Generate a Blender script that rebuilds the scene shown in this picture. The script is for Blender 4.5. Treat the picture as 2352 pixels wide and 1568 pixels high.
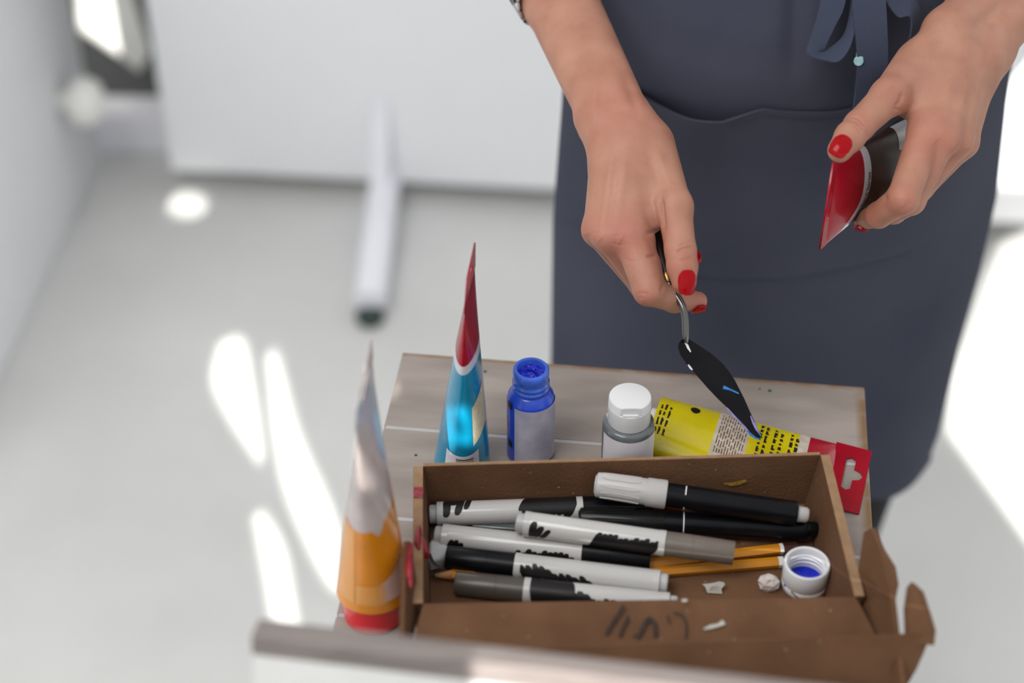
import bpy, math, random
import numpy as np
from mathutils import Vector, Matrix, Quaternion

# ------------------------------------------------------------------ camera, light, exposure
sc = bpy.context.scene
for o in list(bpy.data.objects):
    bpy.data.objects.remove(o)
COL = sc.collection
LENS = 62.0
F = LENS / 36.0 * 2352.0
PITCH = math.radians(40.0)
CAM = Vector((0.0, 0.0, 1.59))
RIGHT = Vector((1, 0, 0)); FWD = Vector((0, math.cos(PITCH), -math.sin(PITCH))); UP = Vector((0, math.sin(PITCH), math.cos(PITCH)))
cd = bpy.data.cameras.new('camera'); cam = bpy.data.objects.new('camera', cd); COL.objects.link(cam)
cd.lens = LENS; cd.sensor_width = 36.0; cd.clip_start = 0.02
cam.location = CAM; cam.rotation_euler = (math.pi / 2 - PITCH, 0, 0)
cd.dof.use_dof = True; cd.dof.focus_distance = 1.225; cd.dof.aperture_fstop = 2.7; cd.dof.aperture_blades = 0
sc.camera = cam
w = bpy.data.worlds.new('world'); sc.world = w; w.use_nodes = True
w.node_tree.nodes['Background'].inputs[0].default_value = (0.97, 0.985, 1.0, 1)
w.node_tree.nodes['Background'].inputs[1].default_value = 0.66
SUN_DIR = Vector((0.20, 0.70, -0.50)).normalized()
sd = bpy.data.lights.new('sun', 'SUN'); sun = bpy.data.objects.new('sun', sd); COL.objects.link(sun)
sd.energy = 8.0; sd.angle = math.radians(0.2); sd.color = (1.0, 0.96, 0.9)
sun.rotation_euler = SUN_DIR.to_track_quat('-Z', 'Y').to_euler(); sun.location = (-1.5, -3, 5)
al = bpy.data.lights.new('skylight', 'AREA'); alo = bpy.data.objects.new('skylight', al); COL.objects.link(alo)
al.shape = 'RECTANGLE'; al.size = 1.5; al.size_y = 1.1; al.energy = 30.0; al.color = (1.0, 0.98, 0.96)
alo.location = (-1.0, 0.1, 3.0); alo.rotation_euler = (Vector((0.15, 1.0, 0.75)) - Vector(alo.location)).to_track_quat('-Z', 'Y').to_euler()
sc.view_settings.view_transform = 'Standard'; sc.view_settings.look = 'None'
sc.view_settings.gamma = 1.0; sc.view_settings.use_curve_mapping = False
sc.view_settings.exposure = 0.14
sc.cycles.use_denoising = True
sc.cycles.max_bounces = 8
random.seed(4)
R = math.radians

# ------------------------------------------------------------------ helpers
def V(*a): return Vector(a)
def ray(px, py): return FWD + RIGHT * ((px - 1176.0) / F) + UP * ((784.0 - py) / F)
def PD(px, py, d): return CAM + ray(px, py) * d
def PZ(px, py, z):
    r = ray(px, py); return CAM + r * ((z - CAM.z) / r.z)
def PY(px, py, y):
    r = ray(px, py); return CAM + r * ((y - CAM.y) / r.y)
def lin(r, g, b):
    f = lambda c: (c / 255.0 / 12.92) if c <= 10 else ((c / 255.0 + 0.055) / 1.055) ** 2.4
    return (f(r), f(g), f(b))

class MB:
    def __init__(s): s.v = []; s.f = []; s.m = []
    def add(s, vs, fs, mi=0):
        b = len(s.v); s.v += [tuple(v) for v in vs]; s.f += [tuple(i + b for i in f) for f in fs]; s.m += [mi] * len(fs); return s
    def rings(s, rr, closed=True, cap0=True, cap1=True, mi=0):
        n = len(rr[0]); vs = [p for r in rr for p in r]; fs = []
        for i in range(len(rr) - 1):
            for j in range(n if closed else n - 1):
                k = (j + 1) % n
                fs.append((i * n + j, i * n + k, (i + 1) * n + k, (i + 1) * n + j))
        if closed and cap0: fs.append(tuple(range(n - 1, -1, -1)))
        if closed and cap1: fs.append(tuple(range((len(rr) - 1) * n, len(rr) * n)))
        return s.add(vs, fs, mi)
    def lathe(s, prof, o, ax=V(0, 0, 1), seg=40, cap0=True, cap1=True, mi=0):
        ax = ax.normalized(); a = ax.orthogonal().normalized(); b = ax.cross(a)
        rr = [[o + ax * h + (a * math.cos(2 * math.pi * k / seg) + b * math.sin(2 * math.pi * k / seg)) * r for k in range(seg)] for h, r in prof]
        return s.rings(rr, True, cap0, cap1, mi)
    def tube(s, path, rad, seg=14, mi=0):
        path = [Vector(p) for p in path]; n = len(path)
        if not hasattr(rad, '__len__'): rad = [rad] * n
        t = (path[1] - path[0]).normalized(); a = t.orthogonal().normalized(); rr = []
        for i, p in enumerate(path):
            t2 = (path[min(i + 1, n - 1)] - path[max(i - 1, 0)]).normalized()
            a = (a - t2 * a.dot(t2)).normalized(); b = t2.cross(a)
            rr.append([p + (a * math.cos(2 * math.pi * k / seg) + b * math.sin(2 * math.pi * k / seg)) * rad[i] for k in range(seg)])
        return s.rings(rr, mi=mi)
    def box(s, c, e, ax=None, mi=0):
        X, Y, Z = ax or (V(1, 0, 0), V(0, 1, 0), V(0, 0, 1)); c = Vector(c)
        vs = [c + X * (e[0] * i / 2) + Y * (e[1] * j / 2) + Z * (e[2] * k / 2) for i in (-1, 1) for j in (-1, 1) for k in (-1, 1)]
        return s.add(vs, [(0, 1, 3, 2), (4, 6, 7, 5), (0, 4, 5, 1), (2, 3, 7, 6), (0, 2, 6, 4), (1, 5, 7, 3)], mi)
    def slab(s, pts, th, nrm=None, mi=0):
        pts = [Vector(p) for p in pts]; n = len(pts)
        if nrm is None:
            nrm = V(0, 0, 0)
            for i in range(n): nrm += (pts[i] - pts[0]).cross(pts[(i + 1) % n] - pts[0])
            nrm.normalize()
        q = [p + nrm * th for p in pts]
        fs = [tuple(range(n - 1, -1, -1)), tuple(range(n, 2 * n))] + [(i, (i + 1) % n, n + (i + 1) % n, n + i) for i in range(n)]
        return s.add(pts + q, fs, mi)
    def grid(s, g, th=0.0, mi=0):
        """sheet from rows of points; th>0 gives it a back side and edges"""
        nr, nc = len(g), len(g[0]); P = [[Vector(p) for p in r] for r in g]
        if th == 0:
            fs = [(i * nc + j, i * nc + j + 1, (i + 1) * nc + j + 1, (i + 1) * nc + j) for i in range(nr - 1) for j in range(nc - 1)]
            return s.add([p for r in P for p in r], fs, mi)
        N = []
        for i in range(nr):
            for j in range(nc):
                du = P[i][min(j + 1, nc - 1)] - P[i][max(j - 1, 0)]; dv = P[min(i + 1, nr - 1)][j] - P[max(i - 1, 0)][j]
                n_ = du.cross(dv); N.append(n_.normalized() if n_.length > 1e-12 else V(0, 0, 1))
        f = [p for r in P for p in r]; b = [p - n_ * th for p, n_ in zip(f, N)]; o = nr * nc; fs = []
        for i in range(nr - 1):
            for j in range(nc - 1):
                q = (i * nc + j, i * nc + j + 1, (i + 1) * nc + j + 1, (i + 1) * nc + j)
                fs += [q, tuple(k + o for k in reversed(q))]
        per = [j for j in range(nc)] + [i * nc + nc - 1 for i in range(1, nr)] + [(nr - 1) * nc + j for j in range(nc - 2, -1, -1)] + [i * nc for i in range(nr - 2, 0, -1)]
        for i in range(len(per)):
            a, c = per[i], per[(i + 1) % len(per)]; fs.append((c, a, a + o, c + o))
        return s.add(f + b, fs, mi)
    def mesh(s, name, smooth=True, ang=40):
        me = bpy.data.meshes.new(name); me.from_pydata(s.v, [], s.f); me.update()
        if any(s.m): me.polygons.foreach_set('material_index', s.m)
        if smooth: me.shade_smooth(); me.set_sharp_from_angle(angle=R(ang))
        return me

def thing(name, label, cat, loc=(0, 0, 0), group=None):
    o = bpy.data.objects.new(name, None); COL.objects.link(o); o.location = loc; o.empty_display_size = 0.02
    o['label'] = label; o['category'] = cat
    if group: o['group'] = group
    return o
def setpar(o, par):
    if par is not None:
        o.parent = par
        o.matrix_parent_inverse = Matrix.Translation(-Vector(par.location)) if par.type == 'EMPTY' else Matrix.Identity(4)
def obj(name, mb, mats, parent=None, smooth=True, ang=40, label=None, bevel=0):
    me = mb.mesh(name, smooth, ang) if isinstance(mb, MB) else mb
    o = bpy.data.objects.new(name, me); COL.objects.link(o)
    for m in (mats if isinstance(mats, (list, tuple)) else [mats]): me.materials.append(m)
    setpar(o, parent)
    if label: o['label'] = label
    if bevel:
        b = o.modifiers.new('bevel', 'BEVEL'); b.width = bevel; b.segments = 2; b.limit_method = 'ANGLE'; b.angle_limit = R(35)
    return o
def tag(o, label, cat, group=None):
    o['label'] = label; o['category'] = cat
    if group: o['group'] = group
    return o
def struct(o, label=None):
    o['kind'] = 'structure'
    if label: o['label'] = label
    return o
def flat_mesh(name, outline, holes, frame, th):
    """filled flat shape with holes, outline in (u,v) metres mapped on frame (O,U,V)"""
    O, U, W = frame; cu = bpy.data.curves.new(name, 'CURVE'); cu.dimensions = '2D'; cu.fill_mode = 'BOTH'; cu.extrude = th / 2
    for pl in [outline] + list(holes):
        s_ = cu.splines.new('POLY'); s_.points.add(len(pl) - 1); s_.use_cyclic_u = True
        for p, q in zip(s_.points, pl): p.co = (q[0], q[1], 0, 1)
    t = bpy.data.objects.new(name, cu); COL.objects.link(t)
    me = bpy.data.meshes.new_from_object(t.evaluated_get(bpy.context.evaluated_depsgraph_get()))
    bpy.data.objects.remove(t); bpy.data.curves.remove(cu)
    N = U.cross(W).normalized()
    for v in me.vertices: v.co = O + U * v.co.x + W * v.co.y + N * v.co.z
    me.name = name; me.update(); return me
def text_pts(body, size):
    cu = bpy.data.curves.new('t', 'FONT'); cu.body = body; cu.size = size; cu.resolution_u = 3; cu.offset = size * 0.012
    t = bpy.data.objects.new('t', cu); COL.objects.link(t)
    me = bpy.data.meshes.new_from_object(t.evaluated_get(bpy.context.evaluated_depsgraph_get()))
    vs = [v.co.copy() for v in me.vertices]; fs = [tuple(p.vertices) for p in me.polygons]
    bpy.data.objects.remove(t); bpy.data.curves.remove(cu); bpy.data.meshes.remove(me); return vs, fs
def ell(cx, cy, a, b, n=20): return [(cx + a * math.cos(2 * math.pi * k / n), cy + b * math.sin(2 * math.pi * k / n)) for k in range(n)]
def sm(x, a, b):
    t = max(0.0, min(1.0, (x - a) / (b - a))); return t * t * (3 - 2 * t)
def spline(pts, n):
    """Catmull-Rom through points"""
    P = [Vector(p) for p in pts]; P = [P[0] * 2 - P[1]] + P + [P[-1] * 2 - P[-2]]; out = []
    m = len(P) - 3
    for i in range(n):
        u = i / (n - 1) * m; k = min(int(u), m - 1); t = u - k; a, b, c, d = P[k:k + 4]
        out.append(0.5 * ((2 * b) + (c - a) * t + (2 * a - 5 * b + 4 * c - d) * t * t + (3 * b - a - 3 * c + d) * t ** 3))
    return out

# ------------------------------------------------------------------ materials
def mat(name, col, rough=0.5, metal=0.0, var=0.1, scale=30, bump=0.0, bscale=300, coat=0.0, sss=0.0, trans=0.0, stretch=(1, 1, 1), col2=None, detail=4, alpha=1.0, lo=0.35, hi=0.65, spec=0.5):
    m = bpy.data.materials.new(name); m.use_nodes = True; nt = m.node_tree; N = nt.nodes; Lk = nt.links
    b = N['Principled BSDF']
    b.inputs['Specular IOR Level'].default_value = spec
    b.inputs['Roughness'].default_value = rough; b.inputs['Metallic'].default_value = metal
    b.inputs['Coat Weight'].default_value = coat; b.inputs['Coat Roughness'].default_value = 0.08
    b.inputs['Transmission Weight'].default_value = trans; b.inputs['Alpha'].default_value = alpha
    if sss:
        b.inputs['Subsurface Weight'].default_value = sss; b.inputs['Subsurface Radius'].default_value = (1.0, 0.35, 0.2); b.inputs['Subsurface Scale'].default_value = 0.006
    tc = N.new('ShaderNodeTexCoord'); mp = N.new('ShaderNodeMapping'); mp.inputs['Scale'].default_value = stretch
    Lk.new(tc.outputs['Object'], mp.inputs['Vector'])
    nz = N.new('ShaderNodeTexNoise'); nz.inputs['Scale'].default_value = scale; nz.inputs['Detail'].default_value = detail
    Lk.new(mp.outputs['Vector'], nz.inputs['Vector'])
    rp = N.new('ShaderNodeValToRGB'); e = rp.color_ramp.elements; e[0].position = lo; e[1].position = hi
    c2 = col2 if col2 else tuple(min(1.0, c * (1 + var)) for c in col)
    c1 = col if col2 else tuple(c * (1 - var) for c in col)
    e[0].color = (*c1, 1); e[1].color = (*c2, 1)
    Lk.new(nz.outputs['Fac'], rp.inputs['Fac']); Lk.new(rp.outputs['Color'], b.inputs['Base Color'])
    if bump:
        n2 = N.new('ShaderNodeTexNoise'); n2.inputs['Scale'].default_value = bscale; n2.inputs['Detail'].default_value = 3
        Lk.new(mp.outputs['Vector'], n2.inputs['Vector'])
        bp = N.new('ShaderNodeBump'); bp.inputs['Strength'].default_value = bump; bp.inputs['Distance'].default_value = 0.002
        Lk.new(n2.outputs['Fac'], bp.inputs['Height']); Lk.new(bp.outputs['Normal'], b.inputs['Normal'])
    m['ramp'] = rp.name
    return m
def speckle(m, col, scale=900, thr=0.72, amt=1.0):
    """scattered dust or paint flecks over a material"""
    nt = m.node_tree; N = nt.nodes; Lk = nt.links; b = N['Principled BSDF']; rp = N[m['ramp']]
    tc = N.new('ShaderNodeTexCoord'); nz = N.new('ShaderNodeTexNoise'); nz.inputs['Scale'].default_value = scale; nz.inputs['Detail'].default_value = 2
    Lk.new(tc.outputs['Object'], nz.inputs['Vector'])
    mr = N.new('ShaderNodeMapRange'); mr.inputs[1].default_value = thr; mr.inputs[2].default_value = thr + 0.04; mr.inputs[4].default_value = amt
    Lk.new(nz.outputs['Fac'], mr.inputs[0])
    mx = N.new('ShaderNodeMix'); mx.data_type = 'RGBA'; Lk.new(mr.outputs[0], mx.inputs['Factor'])
    src = b.inputs['Base Color'].links[0].from_socket
    Lk.new(src, mx.inputs['A']); mx.inputs['B'].default_value = (*col, 1); Lk.new(mx.outputs['Result'], b.inputs['Base Color'])
    return m
M = {}
M['floor'] = mat('concrete floor', (0.66, 0.665, 0.65), 0.55, var=0.06, scale=3, detail=6)
M['white_wall'] = mat('white wall paint', (0.84, 0.85, 0.87), 0.7, var=0.04, scale=2)
M['dark_wall'] = mat('dark grey wall', (0.15, 0.155, 0.15), 0.7, var=0.15, scale=4)
M['panel'] = mat('white board laminate', (0.92, 0.93, 0.95), 0.45, var=0.02, scale=2)
M['white_metal'] = mat('white lacquered metal', (0.9, 0.9, 0.96), 0.4, var=0.03, scale=6)
M['rubber'] = mat('dark green rubber', (0.03, 0.05, 0.045), 0.7)
M['grey_leg'] = mat('grey lacquered metal', (0.42, 0.41, 0.39), 0.5, var=0.05)
M['sheet'] = mat('white sheet', (0.95, 0.95, 0.9), 0.7, var=0.03)  # white of the shapes added for two sunlit patches
M['gesso'] = mat('primed canvas', (0.8, 0.8, 0.78), 0.8, var=0.03, bump=0.2, bscale=900)
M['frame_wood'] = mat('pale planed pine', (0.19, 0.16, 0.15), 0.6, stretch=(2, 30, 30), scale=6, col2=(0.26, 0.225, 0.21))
M['cream'] = mat('white undercoat', (0.47, 0.465, 0.46), 0.7, var=0.05)
M['card'] = mat('brown corrugated card', lin(98, 69, 48), 0.85, spec=.2, scale=25, col2=lin(111, 80, 57), bump=0.25, bscale=500)
speckle(M['card'], lin(200, 190, 180), 420, 0.73, 0.6)
M['card_edge'] = mat('cut card edge', lin(150, 118, 88), 0.9, scale=120, var=0.12, bump=0.3, bscale=700)
M['ink'] = mat('black ink', (0.009, 0.008, 0.008), 0.4, spec=.3, var=0.3)
M['card_ink'] = mat('dry black marker ink', lin(48, 36, 28), 0.8, var=0.3, scale=200)
M['red_paint'] = mat('dried crimson paint', lin(138, 14, 36), 0.4, var=0.25, scale=150, bump=0.5)
M['yellow_paint'] = mat('yellow chalk smear', lin(172, 130, 42), 0.9, var=0.2, scale=400)
M['pen_white'] = mat('glossy white plastic', (0.54, 0.53, 0.515), 0.22, var=0.03, scale=20, coat=0.3)
M['pen_plug'] = mat('milky white plastic', (0.48, 0.48, 0.48), 0.35, var=0.08, scale=200)
M['pen_black'] = mat('black plastic', (0.004, 0.0045, 0.006), 0.3, spec=.2, var=0.3, scale=40)
speckle(M['pen_black'], (0.3, 0.3, 0.31), 700, 0.78, 0.5)
M['pen_grey'] = mat('warm grey plastic', lin(112, 102, 94), 0.32, var=0.06)
M['pen_dark'] = mat('dark taupe plastic', lin(78, 72, 66), 0.32, var=0.06)
M['clear_dark'] = mat('smoky plastic', (0.010, 0.010, 0.010), 0.22, spec=.22, var=0.2)
M['cap_white'] = mat('ivory cap plastic', (0.50, 0.48, 0.465), 0.38, var=0.04)
M['pencil'] = mat('ochre pencil lacquer', lin(200, 130, 22), 0.4, var=0.08)
M['pencil_wood'] = mat('sharpened pencil wood', lin(178, 128, 84), 0.8, var=0.15, scale=200)
M['pencil_end'] = mat('maroon pencil end', lin(62, 30, 24), 0.4)
M['graphite'] = mat('graphite', (0.03, 0.03, 0.03), 0.4)
M['white_print'] = mat('white print', (0.75, 0.75, 0.75), 0.5, var=0.05)
M['label_white'] = mat('white paper label', lin(205, 200, 210), 0.55, scale=60, col2=lin(226, 222, 228))
M['blue_plastic'] = mat('translucent blue plastic', (0.02, 0.075, 0.62), 0.25, sss=0.0, coat=0.3, var=0.15, scale=60)
M['blue_neck'] = mat('pale blue plastic neck', (0.05, 0.14, 0.66), 0.22, coat=0.3, var=0.2, scale=80)
M['blue_paint'] = mat('wet blue paint', (0.004, 0.016, 0.5), 0.12, var=0.3, scale=200, bump=0.9, bscale=260)
M['label_dirty'] = mat('worn lilac label', lin(168, 168, 190), 0.45, scale=60, col2=lin(200, 198, 212))
M['grey_clear'] = mat('grey translucent plastic', lin(96, 102, 104), 0.15, coat=0.5, var=0.15, scale=60)
M['white_cap'] = mat('white cap plastic', (0.76, 0.77, 0.78), 0.35, var=0.02)
M['label_plain'] = mat('plain white label', lin(222, 218, 224), 0.4, scale=50, col2=lin(232, 228, 232))
M['turq'] = mat('turquoise tube film', lin(8, 138, 178), 0.2, coat=0.6, var=0.12, scale=30)
M['orange'] = mat('orange tube film', lin(226, 140, 22), 0.22, coat=0.5, var=0.1, scale=30)
M['peach'] = mat('pale orange print and sheen', lin(230, 160, 80), 0.25, coat=0.4, var=0.05)
M['pinkish'] = mat('pale pink print', lin(226, 190, 178), 0.3, coat=0.4, var=0.05)
M['silver'] = mat('pale silver film', lin(196, 184, 182), 0.22, coat=0.4, var=0.12, scale=40)
M['red_clear'] = mat('crimson glossy film', lin(158, 3, 32), 0.25, coat=0.12, spec=.35, var=0.15, scale=25)
M['red_cap'] = mat('red plastic cap', lin(224, 16, 36), 0.25, coat=0.4, var=0.08)
M['white_film'] = mat('white film print', lin(206, 208, 216), 0.25, coat=0.4, var=0.04)
M['brown_film'] = mat('dark brown film', lin(62, 42, 36), 0.35, spec=.25, coat=0.05, var=0.15, scale=60)
M['yellow'] = mat('yellow tube film', lin(212, 194, 10), 0.22, coat=0.5, var=0.08, scale=40)
M['beige_film'] = mat('worn beige film', lin(184, 172, 156), 0.4, scale=160, col2=lin(206, 196, 182))
M['sticker'] = mat('beige sticker', lin(190, 178, 150), 0.6, scale=300, col2=lin(206, 196, 170))
M['skin'] = None
M['nail'] = mat('red nail varnish', lin(160, 1, 12), 0.10, spec=.16, coat=.08, var=0.04)
M['nail_rim'] = mat('pale nail tip', lin(225, 190, 175), 0.3)
M['apron'] = mat('navy cotton twill', (0.050, 0.055, 0.083), 0.85, spec=.2, scale=7, col2=(0.066, 0.070, 0.100), bump=0.25, bscale=1300)
speckle(M['apron'], lin(120, 120, 130), 75, 0.77, 0.35)
M['strap'] = mat('navy cotton tape', (0.046, 0.058, 0.10), 0.85, scale=9, var=0.1, bump=0.5, bscale=1500)
M['thread'] = mat('navy thread', (0.03, 0.034, 0.06), 0.9)
M['trousers'] = mat('black cotton', (0.012, 0.012, 0.014), 0.9, var=0.2)
M['shoe'] = mat('black leather', (0.012, 0.012, 0.012), 0.4)
M['teal_paint'] = mat('pale teal paint', lin(150, 190, 195), 0.6, var=0.15, scale=300)
M['steel'] = mat('polished steel', (0.17, 0.17, 0.165), 0.22, metal=1.0, var=0.1)
M['blade'] = mat('dark steel blade', (0.007, 0.0065, 0.008), 0.45, metal=0.0, spec=.13, var=0.2, scale=60)
M['brass'] = mat('brass', (0.42, 0.27, 0.09), 0.3, metal=1.0, var=0.15)
M['handle'] = mat('dark varnished wood', (0.014, 0.007, 0.006), 0.3, var=0.4, stretch=(1, 1, 6), scale=40)
M['blade_blue'] = mat('blue paint smear', lin(40, 120, 190), 0.35, var=0.35, scale=300)
M['blade_lilac'] = mat('lilac paint smear', lin(140, 130, 190), 0.4, var=0.2, scale=300)
M['scrap'] = mat('white paper scrap', lin(190, 190, 182), 0.8, var=0.06)
M['chalk'] = mat('white chalk lump', lin(206, 196, 190), 0.9, var=0.06, scale=120, bump=0.4)
M['eraser'] = mat('white eraser', lin(196, 196, 196), 0.6, var=0.04)
M['wrapper'] = mat('red orange wrapper', lin(150, 30, 12), 0.35, scale=120, col2=lin(190, 80, 20))
M['green_spot'] = mat('green paint fleck', lin(40, 80, 70), 0.6)

def gobo_mat():
    m = mat('thin white blind cloth', (0.84, 0.85, 0.87), 0.8, var=0.03); nt = m.node_tree; N = nt.nodes; Lk = nt.links; b = N['Principled BSDF']; out = N['Material Output']
    tr = N.new('ShaderNodeBsdfTranslucent'); tr.inputs['Color'].default_value = (0.95, 0.96, 1.0, 1); mx = N.new('ShaderNodeMixShader'); mx.inputs[0].default_value = 0.16  # translucency added so the unseen sheet brightens camera-facing surfaces
    Lk.new(b.outputs[0], mx.inputs[1]); Lk.new(tr.outputs[0], mx.inputs[2]); Lk.new(mx.outputs[0], out.inputs['Surface']); return m
M['gobo'] = gobo_mat()
def plank_mat(name, far=False):
    m = mat(name, lin(143, 133, 126), 0.6, stretch=(1, 5, 1), scale=9, col2=lin(164, 154, 147), detail=8, spec=.3, bump=0.15, bscale=60)
    nt = m.node_tree; N = nt.nodes; Lk = nt.links; b = N['Principled BSDF']; rp = N[m['ramp']]
    tc = N.new('ShaderNodeTexCoord'); sx = N.new('ShaderNodeSeparateXYZ'); Lk.new(tc.outputs['Generated'], sx.inputs[0])
    def edge(sock, lo, hi):
        r_ = N.new('ShaderNodeMapRange'); r_.inputs[1].default_value = lo; r_.inputs[2].default_value = hi; Lk.new(sock, r_.inputs[0]); return r_.outputs[0]
    mx = N.new('ShaderNodeMath'); mx.operation = 'MAXIMUM'
    a = edge(sx.outputs['Y'], 0.93, 0.975) if far else edge(sx.outputs['X'], 0.99, 1.0)
    b2 = edge(sx.outputs['X'], 0.975, 0.992); Lk.new(a, mx.inputs[0]); Lk.new(b2, mx.inputs[1])
    nz = N.new('ShaderNodeTexNoise'); nz.inputs['Scale'].default_value = 70; nz.inputs['Detail'].default_value = 5; Lk.new(tc.outputs['Object'], nz.inputs['Vector'])
    w_ = N.new('ShaderNodeMapRange'); w_.inputs[1].default_value = 0.22; w_.inputs[2].default_value = 0.55; Lk.new(nz.outputs['Fac'], w_.inputs[0])
    mu = N.new('ShaderNodeMath'); mu.operation = 'MULTIPLY'; Lk.new(mx.outputs[0], mu.inputs[0]); Lk.new(w_.outputs[0], mu.inputs[1])
    mix = N.new('ShaderNodeMix'); mix.data_type = 'RGBA'; Lk.new(mu.outputs[0], mix.inputs['Factor']); Lk.new(rp.outputs['Color'], mix.inputs['A'])
    mix.inputs['B'].default_value = (*lin(134, 106, 76), 1); Lk.new(mix.outputs['Result'], b.inputs['Base Color'])
    return m
M['plank'] = plank_mat('whitewashed worn plank'); M['plank_far'] = plank_mat('whitewashed worn outer plank', True)

def skin_mat():
    m = mat('skin', lin(172, 119, 97), 0.5, scale=45, col2=lin(188, 137, 114), sss=0.12, bump=0.22, bscale=1100, lo=.3, hi=.7)
    nt = m.node_tree; N = nt.nodes; Lk = nt.links; b = N['Principled BSDF']; rp = N[m['ramp']]
    at = N.new('ShaderNodeAttribute'); at.attribute_name = 'pink'
    mx = N.new('ShaderNodeMix'); mx.data_type = 'RGBA'; Lk.new(at.outputs['Fac'], mx.inputs['Factor'])
    Lk.new(rp.outputs['Color'], mx.inputs['A']); mx.inputs['B'].default_value = (*lin(180, 102, 88), 1)
    Lk.new(mx.outputs['Result'], b.inputs['Base Color']); return m
M['skin'] = skin_mat()
def check_mat():
    m = mat('checked shirt cotton', (0.5, 0.5, 0.5), 0.9); nt = m.node_tree; N = nt.nodes; Lk = nt.links; b = N['Principled BSDF']
    tc = N.new('ShaderNodeTexCoord'); mp = N.new('ShaderNodeMapping'); mp.inputs['Rotation'].default_value = (0.6, 0.4, 0.5); Lk.new(tc.outputs['Object'], mp.inputs['Vector'])
    ck = N.new('ShaderNodeTexChecker'); ck.inputs['Scale'].default_value = 150; ck.inputs['Color1'].default_value = (0.01, 0.018, 0.025, 1); ck.inputs['Color2'].default_value = (0.7, 0.68, 0.72, 1)
    Lk.new(mp.outputs['Vector'], ck.inputs['Vector']); Lk.new(ck.outputs['Color'], b.inputs['Base Color']); return m
M['check'] = check_mat()

# ------------------------------------------------------------------ setting
TZ = 0.72
struct(obj('floor', MB().box((0, 2, -0.05), (12, 10, 0.1)), M['floor'], smooth=False), 'pale grey concrete floor')
struct(obj('wall_back', MB().box((0, 2.585, 1.5), (12, 0.1, 3.0)), M['dark_wall'], smooth=False), 'dark grey wall behind the boards')
# unseen gobo sheet added behind the camera; its holes shape the sun patches
HOLES = []
WY = -1.2
def gap(pts):
    out = []
    for p in pts:
        t = (p.y - WY) / SUN_DIR.y; q = p - SUN_DIR * t; out.append((q.x, q.z))
    HOLES.append(out)
def rnd(pts): return [tuple(p)[:2] for p in spline([V(a, b, 0) for a, b in pts + pts[:1]], 5 * len(pts) + 1)][:-1]
gap([PZ(a, b, 0) for a, b in rnd([(505, 785), (555, 775), (580, 870), (605, 1050), (580, 1045), (490, 890)])])
gap([PZ(a, b, 0) for a, b in rnd([(612, 815), (638, 815), (690, 1000), (775, 1200), (790, 1350), (745, 1330), (665, 1160), (628, 1000)])])
gap([PZ(a, b, 0) for a, b in rnd([(580, 1185), (605, 1175), (655, 1260), (685, 1430), (690, 1520), (640, 1500), (605, 1320)])])
gap([PZ(a, b, 0) for a, b in ell(430, 470, 46, 30)])
gap([PZ(a, b, 0) for a, b in [(2150, 960), (2290, 1150), (2420, 1330), (2650, 1330), (2650, 480), (2480, 470), (2295, 560), (2240, 720)]])
gap([PZ(a, b, TZ) for a, b in [(906, 868), (919, 908), (892, 914)]])
gap([PD(a, b, 1.207) for a, b in rnd([(1052, 945), (1090, 925), (1090, 1015), (1055, 1015)])])
gap([PD(a, b, 1.042) for a, b in rnd([(850, 1010), (885, 1000), (905, 1060), (850, 1130), (836, 1100)])])
# the sun strikes the foreground canvas edge
k0 = PD(578, 1454, .885); ku = V(math.cos(R(8.6)), -math.sin(R(8.6)), 0)
KL = 0.37; kz = k0.z
kn_ = V(ku.y, -ku.x, 0); kn_ = kn_ if kn_.y < 0 else -kn_      # towards the viewer
foot = k0 + kn_ * .20; foot.z = 0.008
kd = (k0 - foot).normalized(); kf = ku.cross(kd); kf = kf if kf.y < 0 else -kf
Hc = (k0 - foot).length
gap([foot + ku * s_ + kd * h_ - kf * t_ for s_, h_, t_ in ((.113, Hc - .001, .012), (.36, Hc - .001, .012), (.36, Hc - .12, 0), (.125, Hc - .12, 0))])
gap([PY(a, b, 2.12) for a, b in [(2300, 40), (2560, 40), (2560, 430), (2290, 430)]])
gap([PY(a, b, 2.522) for a, b in [(175, -150), (270, -150), (345, 110), (320, 160), (275, 125), (185, 60)]])
gm = flat_mesh('gobo_cutout', [(-3.2, 0.02), (2.4, 0.02), (2.4, 3.5), (-3.2, 3.5)], HOLES, (V(0, WY, 0), V(1, 0, 0), V(0, 0, 1)), 0.002)
struct(obj('sun_gobo', gm, M['gobo'], smooth=False), 'unseen white gobo sheet added with holes cut for the sun patches')

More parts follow.
